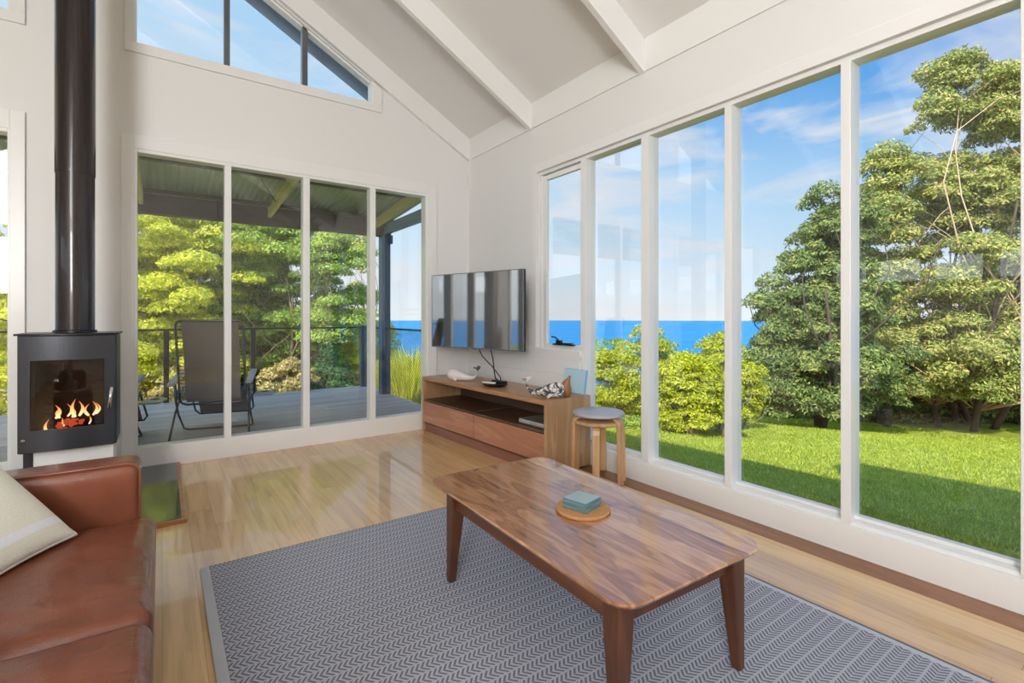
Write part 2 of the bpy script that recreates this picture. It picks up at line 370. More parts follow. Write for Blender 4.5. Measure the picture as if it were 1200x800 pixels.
# ------------------------------------------------------------------ room shell
RX = -.54                                        # ridge line
def zc(x): return 3.306+.555*(2.93-x) if x >= RX else 3.306+.555*(2.93-(2*RX-x))     # ceiling underside
def zb(x): return 3.056+.545*(2.93-x) if x >= RX else 3.056+.545*(2.93-(2*RX-x))     # underside of the rake beams
XL, XR, YB, YF = -4.01, 2.93, 5.0, -4.2
WT = .15
def poly(xs, lo, hi):
    p = [(x, lo(x)) for x in xs]+[(x, hi(x)) for x in reversed(xs)]; return p
def k(v): return lambda x: v
MB().box(XL-WT, XR+WT, YF-WT, YB+WT, -.12, 0).build('floor', M['floor'], kind='structure')
MB().box(2.775, 2.93, -.6, 4.99, -.001, .0025).build('trim_1', M['floor_dark'], kind='structure')
w = MB()
for a, b, lo, hi in [(2.41, 3.08, k(0), zc), (-.2, 2.41, k(2.62), k(3.44)), (1.8, 2.41, k(3.44), zc), (-.2, 1.8, zb, zc),
                     (-3.5, -.87, k(2.62), k(3.44)), (-2.88, -.87, zb, zc), (-3.5, -2.88, k(3.44), zc), (XL-WT, -3.5, k(0), zc)]:
    w.prism(poly([a, b], lo, hi), YB, YB+WT)
w.prism(poly([-.87, RX, -.2], k(0), zc), YB, YB+WT)
w.build('wall_back', M['paint'], kind='structure')
w = MB()
w.box(XR, XR+WT, 3.70, YB, 0, 3.32).box(XR, XR+WT, -.62, 3.70, 2.62, 3.32).box(XR, XR+WT, YF, -.62, 0, 3.32)
w.box(XR, XR+WT, 3.07, 3.70, 0, .93)
w.build('wall_right', M['paint'], kind='structure')
w = MB()                                          # the side opposite, with its row of high windows
WY = [(-1.9,-1.25),(-1.12,-.5),(-.37,.25),(.38,1.0),(1.13,1.75),(1.88,2.5),(2.63,3.25),(3.38,3.9)]
w.box(XL-WT, XL, YF, YB, 0, 1.80).box(XL-WT, XL, YF, YB, 2.22, 3.32)
e = YF
for a, b in WY: w.box(XL-WT, XL, e, a, 1.80, 2.22); e = b
w.box(XL-WT, XL, e, YB, 1.80, 2.22)
w.build('wall_left', M['paint'], kind='structure')
fr = MB()
for a, b in WY: fr.box(XL-.06, XL-.03, a, a+.03, 1.8, 2.22).box(XL-.06, XL-.03, b-.03, b, 1.8, 2.22).box(XL-.06, XL-.03, a, b, 1.8, 1.83).box(XL-.06, XL-.03, a, b, 2.19, 2.22)
fr.build('window_5', M['gloss_white'], kind='structure')
MB().prism(poly([XL-WT, RX, XR+WT], k(0), zc), YF-WT, YF).build('wall_front', M['paint'], kind='structure')
c = MB()
c.prism([(XR+WT, zc(XR+WT)), (RX, zc(RX)), (RX, zc(RX)+.04), (XR+WT, zc(XR+WT)+.04)], YF-WT, YB+WT)
c.prism([(RX, zc(RX)), (XL-WT, zc(XL-WT)), (XL-WT, zc(XL-WT)+.04), (RX, zc(RX)+.04)], YF-WT, YB+WT)
c.build('ceiling', M['ceil'], kind='structure')
# roof outside: slab, soffits, barge boards
rf = thing('roof', None, None, kind='structure')
r = MB()
EX = XR+.70; EL = 2*RX-EX
def zr(x): return zc(x)+.045
r.prism([(EX, zr(EX)), (RX, zr(RX)), (RX, zr(RX)+.14), (EX, zr(EX)+.14)], YF-.6, YB+.6)
r.prism([(RX, zr(RX)), (EL, zr(EL)), (EL, zr(EL)+.14), (RX, zr(RX)+.14)], YF-.6, YB+.6)
r.build('roof_slab', M['soffit'], rf)
bb = MB()
bb.prism([(EX, zr(EX)-.15), (RX, zr(RX)-.15), (RX, zr(RX)+.16), (EX, zr(EX)+.16)], YB+.6, YB+.63)
bb.prism([(RX, zr(RX)-.15), (EL, zr(EL)-.15), (EL, zr(EL)+.16), (RX, zr(RX)+.16)], YB+.6, YB+.63)
bb.build('barge_board', M['barge'], rf)
bt = MB()
for yy in (YB+.18, YB+.4):
    pass
for xx in (.1, 1.25, 2.3): bt.box(xx, xx+.012, YB+WT, YB+.6, zr(xx)-.02, zr(xx)+.02)
bt.build('soffit_batten', M['barge'], rf)
MB().box(2.7, EX, -5, .35, 3.0+.4, 5.3).build('roof_shadow_block', M['barge'], rf)  # unseen block added on the roof to cast the stepped shadow on the lawn
# rafters
def rafter(y0, y1, off=0):
    b = MB()
    b.prism([(XR, zc(XR)-.25), (RX, zc(RX)-.26), (RX, zc(RX)), (XR, zc(XR))], y0, y1)
    x2 = 2*RX-XR
    b.prism([(RX, zc(RX)-.26), (x2, zc(x2)-.25), (x2, zc(x2)), (RX, zc(RX))], y0, y1)
    b.build('ceiling_beam', M['gloss_white'], bevel=.004, kind='structure')
for yy in (4.95, 3.771, 2.40, 1.03, -.34, -1.71, -3.08): rafter(yy, yy+.05)
b = MB()                                          # blocking between the rafters along the window wall
ys = [-3.03, -1.71, -1.66, -.34, -.29, 1.03, 1.08, 2.40, 2.45, 3.771, 3.821, 4.95]
for i in range(0, len(ys)-1, 2): b.prism([(XR-.012, zc(XR)-.24), (XR, zc(XR)-.24), (XR, zc(XR)), (XR-.012, zc(XR)+.006)], ys[i]+(0 if i else 0), ys[i+1])
b.build('trim_2', M['gloss_white'], bevel=.003, kind='structure')
MB().box(XR-.014, XR, 4.936, 4.95, 2.72, 3.30).box(XR-.012, XR, 4.988, 5.0, 0, 3.30).build('trim_3', M['gloss_white'], kind='structure')

# ---- window walls
def pane(nm, x0, x1, y0, y1, z0, z1, par): return MB().box(x0, x1, y0, y1, z0, z1).build(nm, M['glass'], par)
# back wall, main glazing
W1 = thing('window_1', None, None, kind='structure')
f = MB(); f.box(-.2, -.163, 4.985, 5.10, 0, 2.62).box(2.375, 2.41, 4.985, 5.10, 0, 2.62).box(-.163, 2.375, 4.985, 5.10, 2.573, 2.62).box(-.163, 2.375, 4.985, 5.10, 0, .180)
f.build('window_frame', M['gloss_white'], W1, bevel=.003)
for a, b_ in ((.447, .50), (1.10, 1.16), (1.751, 1.811)): MB().box(a, b_, 4.987, 5.09, .18, 2.573).build('mullion', M['gloss_white'], W1, bevel=.003)
for a, b_ in ((-.163, .447), (.50, 1.10), (1.16, 1.751), (1.811, 2.375)): pane('pane', a, b_, 5.045, 5.051, .18, 2.573, W1)
f = MB(); f.box(-.264, -.18, 4.978, 5.0, 0, 2.714).box(2.40, 2.512, 4.978, 5.0, 0, 2.714).box(-.18, 2.40, 4.978, 5.0, 2.60, 2.714)
f.build('window_casing', M['gloss_white'], W1, bevel=.003)
# back wall, gable window
W2 = thing('window_2', None, None, kind='structure')
f = MB(); f.box(-.2, -.169, 5.0, 5.10, 3.44, zb(-.2)).box(1.767, 1.80, 5.0, 5.10, 3.44, zb(1.78)).box(-.169, 1.767, 5.0, 5.10, 3.44, 3.465)
f.prism([(-.169, zb(-.169)-.02), (1.767, zb(1.767)-.02), (1.767, zb(1.767)+.01), (-.169, zb(-.169)+.01)], 5.03, 5.10)
f.build('window_frame', M['gloss_white'], W2, bevel=.002)
for a, b_ in ((.447, .493), (1.10, 1.15)): MB().prism([(a, 3.465), (b_, 3.465), (b_, zb(b_)), (a, zb(a))], 5.03, 5.10).build('mullion', M['tv_bezel'], W2, bevel=.002)
for a, b_ in ((-.169, .447), (.493, 1.10), (1.15, 1.767)): MB().prism([(a, 3.465), (b_, 3.465), (b_, zb(b_)-.02), (a, zb(a)-.02)], 5.06, 5.066).build('pane', M['glass'], W2)
f = MB(); f.box(-.245, 1.877, 4.978, 5.0, 3.375, 3.455).prism([(1.785, 3.455), (1.877, 3.455), (1.877, zb(1.877)-.004), (1.785, zb(1.785)-.004)], 4.978, 5.0).prism([(-.245, 3.455), (-.19, 3.455), (-.19, 4.66), (-.245, 4.69)], 4.978, 5.0)
f.build('window_casing', M['gloss_white'], W2, bevel=.003)
# back wall, left of the stove: door-height glazing and its gable light
W3 = thing('window_3', None, None, kind='structure')
f = MB(); f.box(-3.5, -3.46, 4.985, 5.10, 0, 2.62).box(-.908, -.87, 4.985, 5.10, 0, 2.62).box(-3.46, -.908, 4.985, 5.10, 2.573, 2.62).box(-3.46, -.908, 4.985, 5.10, 0, .18)
f.build('window_frame', M['gloss_white'], W3, bevel=.003)
for a in (-1.53, -2.17, -2.82): MB().box(a-.03, a+.03, 4.987, 5.09, .18, 2.573).build('mullion', M['gloss_white'], W3, bevel=.003)
pane('pane', -3.46, -.908, 5.045, 5.051, .18, 2.573, W3)
MB().box(-3.56, -3.48, 4.978, 5.0, 0, 2.738).box(-.895, -.815, 4.978, 5.0, 0, 2.738).box(-3.48, -.895, 4.978, 5.0, 2.60, 2.738).build('window_casing', M['gloss_white'], W3, bevel=.003)
W4 = thing('window_4', None, None, kind='structure')
f = MB(); f.box(-.908, -.87, 5.0, 5.10, 3.44, zb(-.88)).box(-2.88, -.908, 5.0, 5.10, 3.44, 3.468)
f.build('window_frame', M['gloss_white'], W4, bevel=.002)
MB().prism([(-2.86, 3.468), (-.908, 3.468), (-.908, zb(-.908)-.02), (-2.86, zb(-2.86)-.02)], 5.06, 5.066).build('pane', M['glass'], W4)
MB().box(-2.96, -.815, 4.978, 5.0, 3.376, 3.455).box(-.895, -.815, 4.978, 5.0, 3.455, 4.80).build('window_casing', M['gloss_white'], W4, bevel=.003)
# right wall glazing: deep mullions, panes set back at x=3.0
W6 = thing('window_6', None, None, kind='structure')
f = MB()
f.box(2.945, 3.05, -.62, 3.70, 2.59, 2.62)                                   # head
f.prism([(2.925, 0), (3.06, 0), (3.06, .175), (2.995, .175), (2.95, .168), (2.95, .150), (2.925, .150)], -.62, 3.07)   # bottom board
f.box(2.985, 3.03, -.62, 3.07, .175, .195)
f.box(2.955, 3.03, 3.655, 3.70, .93, 2.59)
f.build('window_frame', M['gloss_white'], W6, bevel=.003)
for a, b_ in ((3.038, 3.10), (2.375, 2.445), (1.725, 1.773), (1.065, 1.112), (.388, .441), (-.62, -.56)):
    MB().box(2.932, 3.05, a, b_, .165, 2.59).build('mullion', M['gloss_white'], W6, bevel=.003)
for a, b_ in ((2.445, 3.038), (1.773, 2.375), (1.112, 1.725), (.441, 1.065), (-.56, .388)): pane('pane', 3.003, 3.009, a, b_, .18, 2.59, W6)
f = MB()
f.box(2.915, 2.935, 3.70, 3.757, .90, 2.70).box(2.915, 2.93, -.68, 3.70, 2.62, 2.70).box(2.915, 2.932, 3.09, 3.70, .895, .945)
f.build('window_casing', M['gloss_white'], W6, bevel=.003)
sa = MB(); sa.box(2.965, 2.998, 3.60, 3.655, .945, 2.58).box(2.965, 2.998, 3.10, 3.13, .945, 2.58).box(2.965, 2.998, 3.13, 3.60, 2.535, 2.58).box(2.965, 2.998, 3.13, 3.60, .945, .99)
sh = sa.build('casement_sash', M['gloss_white'], W6, bevel=.002); pane('pane', 2.98, 2.986, 3.13, 3.60, .99, 2.535, sh)
la = MB(); la.box(2.93, 2.965, 3.20, 3.47, .985, .998).box(2.925, 2.955, 3.36, 3.42, .998, 1.03).tube([(2.94, 3.40, 1.03), (2.92, 3.42, 1.055), (2.90, 3.45, 1.06)], .007, 8).tube([(2.94, 3.40, 1.0), (2.955, 3.22, 1.004)], .005, 6)
la.build('window_winder', M['black'], sh)
# boarded panel under the casement
pn = MB()
for i in range(4): pn.box(2.922, 2.93, 3.10, 4.985, .24*i, .24*i+.232)
pn.box(2.918, 2.93, 3.10, 3.72, .86, .895)
pn.build('trim_4', M['gloss_white'], bevel=.002, kind='structure')

# ------------------------------------------------------------------ coffee table
T = thing('coffee_table', 'long dark hardwood coffee table with rounded corners on the grey rug', 'coffee table', (1.379, 1.53, .009), math.radians(-2.0))
def rrect(hx, hy, r, n=8):
    p = []
    for cx, cy, a0 in ((hx-r, hy-r, 0), (-hx+r, hy-r, 90), (-hx+r, -hy+r, 180), (hx-r, -hy+r, 270)):
        for i in range(n+1):
            a = math.radians(a0+90*i/n); p.append((cx+r*math.cos(a), cy+r*math.sin(a)))
    return p
HX, HY = .351, .648
vs = []; fs = []; prof = [(-.022, .428), (-.006, .434), (0, .444), (-.002, .4505)]
N = len(rrect(HX, HY, .08))
for d, z in prof: vs += [(x, y, z) for x, y in rrect(HX+d, HY+d, .08+d)]
for i in range(len(prof)-1):
    for j in range(N): fs.append((i*N+j, i*N+(j+1) % N, (i+1)*N+(j+1) % N, (i+1)*N+j))
fs += [tuple(range(N-1, -1, -1)), tuple(range((len(prof)-1)*N, len(prof)*N))]
MB().add(vs, fs).build('table_top', M['table'], T, smooth='auto')
ap = MB(); ax = .281; YN, YFAR = -.555, .482
for q in (-ax, ax): MB().box(q-.011, q+.011, YN, YFAR, .345, .428).build('side_rail', M['table_apron'], T, bevel=.002)
for q in (YN, YFAR): MB().box(-ax, ax, q-.011, q+.011, .345, .428).build('end_rail', M['table_leg'], T, bevel=.002)
for sx in (-1, 1):
    for sy in (-1, 1):
        cx, cy = sx*.279, (YN if sy < 0 else YFAR); h = .033; g_ = .017; fx, fy = sx*(.279+h-g_), cy+sy*(h-g_)
        top = [(cx-h, cy-h, .428), (cx+h, cy-h, .428), (cx+h, cy+h, .428), (cx-h, cy+h, .428)]
        mid = [(cx-h, cy-h, .345), (cx+h, cy-h, .345), (cx+h, cy+h, .345), (cx-h, cy+h, .345)]
        bot = [(fx-g_, fy-g_, 0), (fx+g_, fy-g_, 0), (fx+g_, fy+g_, 0), (fx-g_, fy+g_, 0)]
        m = MB(); m.add(bot+mid+top, [(3,2,1,0),(8,9,10,11)]+[(i, (i+1) % 4, (i+1) % 4+4, i+4) for i in range(4)]+[(i+4, (i+1) % 4+4, (i+1) % 4+8, i+8) for i in range(4)])
        m.build('leg', M['table_leg'], T, bevel=.006, seg=3)
TZ = .4605
c = MB().lathe([(.10, 0), (.108, .001), (.11, .005), (.11, .010), (.107, .013)], (1.392, 1.458, TZ), 48).build('round_mat', M['cork'], smooth='auto')
tag(c, 'round cork-coloured mat in the middle of the coffee table top', 'mat')
words = ['bottom', 'third from top', 'second from top', 'topmost']
for i in range(4):
    a = math.radians(12+[2, -1, 1.5, 0][i]); z = TZ+.0135+i*.0098
    t = thing('square_coaster', 'square teal coaster on the round mat, %s of its stack of four' % words[i], 'coaster', (1.392+.002*(i % 2), 1.465, z), a, 'stacked teal coasters')
    MB().box(-.056, .056, -.056, .056, 0, .0078).build('coaster_base', M['teal'], t, bevel=.0025)
    MB().box(-.053, .053, -.053, .053, .0078, .0094).build('coaster_face', M['teal_top'], t, bevel=.0006)

# ------------------------------------------------------------------ rug
RG = thing('area_rug', 'flat grey rug woven in pale chevron rows under the coffee table', 'rug', (0, 0, .0005))
MB().box(.19, 2.26, -.6, 2.853, 0, .0085).build('rug_field', M['rug'], RG, bevel=.002)
for q in ((.150, .19), (2.26, 2.285)): MB().box(q[0], q[1], -.6, 2.853, 0, .0085).build('rug_border', M['rug_edge'], RG, bevel=.002)
fr_ = MB(); fr_.box(2.285, 2.297, -.6, 2.853, 0, .008)
y_ = .19
while y_ < 2.26: fr_.box(y_, y_+.010, 2.853, 2.859, .001, .008); y_ += .02
fr_.build('rug_binding', M['rug_bind'], RG)

# ------------------------------------------------------------------ media bench
BN = thing('media_bench', 'low wooden media bench with open shelf above two drawers, in the corner', 'media bench', (2.415, 2.935, 0), math.radians(3.1))
L_ = 2.0; D_ = .50
MB().box(0, D_, .028, L_-.028, .555, .590).build('bench_top', M['bench'], BN, bevel=.003)
MB().box(0, D_, 0, .028, .01, .590).build('side_panel', M['bench_end'], BN, bevel=.003)
MB().box(0, D_, L_-.028, L_, .01, .590).build('side_panel', M['bench_end'], BN, bevel=.003)
MB().box(.012, D_-.02, .028, L_-.028, .330, .348).box(D_-.02, D_-.005, .028, L_-.028, .10, .555).box(.02, D_-.02, 1.0, 1.02, .348, .36).build('shelf', M['bench_dark'], BN, bevel=.002)
MB().box(.02, D_-.02, .028, L_-.028, .085, .10).build('bottom_board', M['bench_dark'], BN)
for a, b_ in ((.031, .996), (1.004, L_-.031)):
    MB().box(.002, .40, a, b_, .108, .326).build('drawer', M['bench_red'], BN, bevel=.002)
MB().box(.028, D_-.02, .028, L_-.028, 0, .085).build('plinth', M['plinth'], BN, bevel=.002)
def bl(x, y, z):
    a = math.radians(3.1); return (2.415+x*math.cos(a)-y*math.sin(a), 2.935+x*math.sin(a)+y*math.cos(a), z)
mp_ = thing('media_player', 'slim silver media player on the open shelf near the right end of the bench', 'media player', bl(.06, .05, .3485), math.radians(3.1))
MB().box(0, .26, 0, .36, .004, .04).build('casing', M['steel_white'], mp_, bevel=.004)
for q in ((.02, .03), (.2, .03), (.02, .3), (.2, .3)): MB().box(q[0], q[0]+.03, q[1], q[1]+.03, 0, .004).build('foot', M['black'], mp_)

# ------------------------------------------------------------------ television on its arm
TV = thing('television', 'flat-screen television on a wall arm over the bench, angled into the room', 'television', (2.435, 4.04, 1.30), math.radians(16.5))
W_, H_ = 1.185, .735
MB().box(.0, .028, -W_/2, W_/2, -H_/2, H_/2).rbox(.02, .062, -W_/2+.12, W_/2-.12, -H_/2+.05, H_/2-.12, .02).build('casing', M['tv_back'], TV, bevel=.003)
b = MB(); b.box(-.004, .001, -W_/2, -W_/2+.007, -H_/2, H_/2).box(-.004, .001, W_/2-.007, W_/2, -H_/2, H_/2).box(-.004, .001, -W_/2, W_/2, H_/2-.007, H_/2).box(-.005, .001, -W_/2, W_/2, -H_/2, -H_/2+.012)
b.box(-.009, .004, -.03, .03, -H_/2-.006, -H_/2+.003)
b.build('bezel', M['tv_bezel'], TV, bevel=.001)
MB().box(-.002, .001, -W_/2+.007, W_/2-.007, -H_/2+.012, H_/2-.007).build('screen', M['tv_screen'], TV)
c16, s16 = math.cos(math.radians(-16.5)), math.sin(math.radians(-16.5))
def tvl(wx, wy, wz):
    x, y = wx-2.435, wy-4.04; return (x*c16-y*s16, x*s16+y*c16, wz-1.30)
b = MB(); b.box(.062, .078, -.12, .12, -.12, .12).tube([(.075, 0, .03), tvl(2.72, 4.15, 1.33), tvl(2.905, 3.95, 1.33)], .018, 8).tube([(.075, 0, -.03), tvl(2.72, 4.15, 1.27), tvl(2.905, 3.95, 1.27)], .018, 8)
p0, p1 = tvl(2.895, 3.88, 1.2), tvl(2.895, 4.02, 1.2)
b.hexa([tvl(2.90, 3.88, 1.15), tvl(2.921, 3.88, 1.15), tvl(2.921, 4.02, 1.15), tvl(2.90, 4.02, 1.15)], [tvl(2.90, 3.88, 1.45), tvl(2.921, 3.88, 1.45), tvl(2.921, 4.02, 1.45), tvl(2.90, 4.02, 1.45)])
b.build('wall_bracket', M['black'], TV)
tag(MB().tube([(2.50, 4.07, .94), (2.53, 4.05, .86), (2.60, 3.98, .76), (2.66, 3.93, .66), (2.655, 3.90, .60)], .005, 8).build('tv_cable', M['rail'], smooth=True), 'thin grey cable curving down from the television, left one of two', 'cable', 'cables under the television')
tag(MB().tube([(2.53, 3.90, .94), (2.55, 3.89, .84), (2.555, 3.88, .74), (2.57, 3.88, .66), (2.61, 3.87, .63)], .006, 8).build('tv_cable', M['rail'], smooth=True), 'thin grey cable hanging straight down from the television to the dark dock', 'cable', 'cables under the television')
# dock: dark oval dish with white remote on it
dk = thing('dark_dock', 'low dark oval dock under the television holding a white remote', 'dock', (2.55, 3.86, .5905), math.radians(10))
MB().lathe([(.10, 0), (.135, .012), (.145, .028), (.13, .03), (.115, .02)], n=36).build('dish', M['black'], dk, smooth='auto')
for o in dk.children: o.scale = (.72, 1.0, 1.0)
MB().box(.01, .07, -.10, .06, .02, .05).build('box_unit', M['black'], dk, bevel=.006)
rm = MB().rbox(-.022, .022, -.075, .075, 0, .02, .01, seg=6).build('remote_control', M['ceramic'], smooth=True); rm.location = (2.50, 3.885, .613); rm.rotation_euler = (0, 0, math.radians(18))
tag(rm, 'white remote control lying in the dark oval dock', 'remote control')

# ------------------------------------------------------------------ figurines
def blob(ctrs, n=14, seg=16):
    """body from elliptical rings: list of (x, z, ry, rz)"""
    vs = []; fs = []
    for i, (x, z, ry, rz) in enumerate(ctrs):
        for k_ in range(seg):
            a = 2*PI*k_/seg; vs.append((x, ry*math.cos(a), z+rz*math.sin(a)))
    for i in range(len(ctrs)-1):
        for k_ in range(seg): fs.append((i*seg+k_, i*seg+(k_+1) % seg, (i+1)*seg+(k_+1) % seg, (i+1)*seg+k_))
    fs += [tuple(range(seg-1, -1, -1)), tuple((len(ctrs)-1)*seg+k_ for k_ in range(seg))]
    return MB().add(vs, fs)
def whale(name, label, loc, rz, s, mb, mf):
    t = thing(name, label, 'figurine', loc, rz); t.scale = (s, s, s)
    body = [(-.150, .048, .006, .010), (-.146, .050, .028, .030), (-.13, .054, .040, .046), (-.10, .054, .046, .053), (-.06, .050, .045, .050), (-.02, .042, .038, .041), (.02, .034, .029, .031), (.055, .028, .020, .023), (.085, .028, .014, .017), (.108, .038, .011, .013), (.122, .056, .009, .010), (.128, .078, .008, .008), (.130, .095, .007, .006)]
    blob(body).build('body', mb, t, smooth=True)
    for sg in (-1, 1):
        vs = [(.130, 0, .092), (.120, sg*.012, .108), (.108, sg*.045, .122), (.118, sg*.058, .126), (.140, sg*.046, .118), (.145, sg*.012, .104)]
        v2 = [(x+.004, y, z+.006) for x, y, z in vs]
        MB().add(vs+v2, [(0,1,2,3,4,5), (11,10,9,8,7,6)]+[(i, (i+1) % 6, (i+1) % 6+6, i+6) for i in range(6)]).build('tail_fluke', mf, t, bevel=.002)
        fv = [(-.085, sg*.035, .025), (-.06, sg*.035, .022), (-.045, sg*.058, .006), (-.06, sg*.062, .004)]
        fw = [(x, y, z+.006) for x, y, z in fv]
        MB().add(fv+fw, [(0,1,2,3), (7,6,5,4)]+[(i, (i+1) % 4, (i+1) % 4+4, i+4) for i in range(4)]).build('flipper', mb, t, bevel=.001)
    return t
whale('whale_figurine', 'white ceramic sperm whale figurine with raised tail at the left end of the bench', (2.50, 4.36, .5895), math.radians(-52), 1.15, M['ceramic'], M['tv_bezel'])
whale('whale_figurine', 'marbled black and white whale figurine with raised tail near the right end of the bench', (2.535, 3.115, .5895), math.radians(118), 1.2, M['marble'], M['ceramic'])
# carved wooden tail ornament
ct = MB(); pr = []
for i in range(12):
    a = i/11; r_ = .014+.046*math.sin(min(1, a*1.08)*PI)**.9
    pr.append((2.70-.028*math.sin(a*PI*.9)+.03*a*a-.02*a, 2.992+.012*math.sin(a*5), .592+.17*a, r_*(1-.72*a)+.006))
ct.tube([p[:3] for p in pr], [p[3] for p in pr], 14)
tag(ct.build('carved_ornament', M['carved'], smooth=True), 'curved brown carved wood ornament tapering to a point, by the stool', 'ornament')
cv = thing('canvas_print', 'plain pale blue canvas leaning on the wall behind the marbled whale', 'canvas', (2.865, 2.99, .591), 0)
vs0 = [(0, 0, 0), (.018, 0, 0), (.018, .27, 0), (0, .27, 0)]; vs1 = [(.030, 0, .20), (.048, 0, .20), (.048, .27, .20), (.030, .27, .20)]
MB().hexa(vs0, vs1).build('stretcher', M['blue_edge'], cv, bevel=.001)
MB().hexa([(-.002, .004, .003), (0, .004, .003), (0, .266, .003), (-.002, .266, .003)], [(.028, .004, .197), (.030, .004, .197), (.030, .266, .197), (.028, .266, .197)]).build('canvas_face', M['blue_pane'], cv)

# ------------------------------------------------------------------ two stacked stools
def stool(loc, rz, label, seatm, legm, zt=.50):
    t = thing('round_stool', label, 'stool', loc, rz, 'stacked stools')
    MB().lathe([(.178, zt-.026), (.188, zt-.022), (.192, zt-.012), (.190, zt-.003), (.184, zt)], n=56).build('seat', seatm, t, smooth='auto')
    for k_ in range(3):
        a = k_*2*PI/3; ca, sa_ = math.cos(a), math.sin(a); t_ = .013; wd = .025
        path = [(.06, zt-.040), (.135, zt-.040), (.160, zt-.044), (.178, zt-.058), (.186, zt-.082), (.196, 0)]
        inner = [(.06, zt-.027), (.140, zt-.027), (.172, zt-.032), (.196, zt-.048), (.207, zt-.078), (.217, 0)]
        vs = []
        for (r0, z0), (r1, z1) in zip(path, inner):
            for r_, z_, sd in ((r0, z0, -1), (r1, z1, -1), (r1, z1, 1), (r0, z0, 1)):
                vs.append((r_*ca-sd*wd*sa_, r_*sa_+sd*wd*ca, z_))
        fs = []
        for i in range(5):
            for q in range(4): fs.append((i*4+q, i*4+(q+1) % 4, (i+1)*4+(q+1) % 4, (i+1)*4+q))
        fs += [(3,2,1,0), (20,21,22,23)]
        MB().add(vs, fs).build('leg', legm, t, bevel=.003)
    return t
stool((2.665, 2.625, 0), math.radians(-20), 'lower wooden stool of the stacked pair by the bench, seat under the grey one', M['birch'], M['birch'], .478)
stool((2.665, 2.625, .034), math.radians(34.5), 'upper stool with a pale grey round seat, nested on the stool beneath by the window', M['seat_grey'], M['birch'], .503)

# ------------------------------------------------------------------ sofa
S = thing('leather_sofa', 'tan brown leather sofa with square arms along the left side of the rug', 'sofa', (-.5, 1.5, 0))
def sb(x0, x1, y0, y1, z0, z1, r, puff=0, wr=0, seed=0, name='seat_cushion', seg=16):
    return MB().rbox(x0+.5, x1+.5, y0-1.5, y1-1.5, z0, z1, r, puff, seg, wr, seed).build(name, M['leather'], S, smooth=True)
sb(-.98, -.045, .80, 2.64, .10, .235, .03, name='base', seg=8)
A = sb(-.98, -.075, 2.60, 2.80, .09, .635, .045, name='armrest', puff=.008)
A2 = sb(-.98, -.075, .62, .82, .09, .635, .045, name='armrest', puff=.008)
for arm, y0 in ((A, 2.607), (A2, .627)):
    MB().tube([(.423, y0-1.5, .12), (.423, y0-1.5, .60), (.41, y0-1.5, .622), (.38, y0-1.5, .631), (-.40, y0-1.5, .634)], .0045, 6).build('piping', M['leather'], arm, smooth=True)
sb(-1.02, -.83, .80, 2.62, .10, .70, .06, name='back_frame')
for i, (a, b_) in enumerate(((1.742, 2.602), (.825, 1.738))):
    c = sb(-.84, -.02, a, b_, .235, .405, .05, puff=.022, wr=.006, seed=i*9, seg=40)
    sb(-.86, -.66, a+.01, b_-.01, .39, .80, .07, puff=.03, name='back_cushion')
for x in (-.9, -.12):
    for y in (.68, 2.72): MB().lathe([(.02, 0), (.026, .10)], (x+.5, y-1.5, 0), 16).build('foot', M['black'], S)
# cushion leaning in the corner
e1 = Vector((-.49, -.87, 0)).normalized(); e2 = Vector((-.62, .349, .70)); e2 = (e2-e1*e2.dot(e1)).normalized(); nn = e1.cross(e2).normalized()
if nn.x < 0: nn = -nn
sz = .45; n = 26; vs = []; fs = []
tip = Vector((-.262, 2.445, .432)); cen = tip+e1*sz/2+e2*sz/2
def pil(u, v, sd):
    b = (max(0, (1-u*u))*max(0, (1-v*v)))**.42
    pinch = 1-.07*((1-u*u)*(abs(v)**6)+(1-v*v)*(abs(u)**6))
    return cen+e1*u*sz/2*(1-.06*(1-v*v)*abs(u))*1+e2*v*sz/2*(1-.06*(1-u*u)*abs(v))+nn*sd*.062*b
PL = thing('throw_cushion', 'cream woven cushion with white stripes leaning in the sofa corner', 'cushion', tuple(cen))
bandb = (-.62, -.46)
def pillow_part(vr, name, m, par):
    vs = []; fs = []; nv = max(2, int(n*(vr[1]-vr[0])/2)+1)
    for sd in (-1, 1):
        for i in range(n+1):
            for j in range(nv+1):
                u = math.sin((-1+2*i/n)*PI/2); v = vr[0]+(vr[1]-vr[0])*j/nv; v = math.sin(v*PI/2)
                p = pil(u, v, sd)-cen
                vs.append(p)
    st = (n+1)*(nv+1)
    for sd in (0, 1):
        for i in range(n):
            for j in range(nv):
                q = (sd*st+i*(nv+1)+j, sd*st+(i+1)*(nv+1)+j, sd*st+(i+1)*(nv+1)+j+1, sd*st+i*(nv+1)+j+1); fs.append(q if sd else q[::-1])
    return MB().add(vs, fs).build(name, m, par, smooth=True)
pillow_part((-1, -.52), 'cover', M['cream'], PL); pillow_part((-.52, -.40), 'stripe', M['stripe'], PL)
pillow_part((-.40, .40), 'cover', M['cream'], PL); pillow_part((.40, .52), 'stripe', M['stripe'], PL); pillow_part((.52, 1), 'cover', M['cream'], PL)
sea_ = [tuple(pil(u, v, 0)-cen) for u, v in [(-1+2*i/20, -1) for i in range(21)]+[(1, -1+2*i/20) for i in range(1, 21)]+[(1-2*i/20, 1) for i in range(1, 21)]+[(-1, 1-2*i/20) for i in range(1, 21)]]
MB().tube(sea_, .005, 6).build('seam', M['cream'], PL, smooth=True)

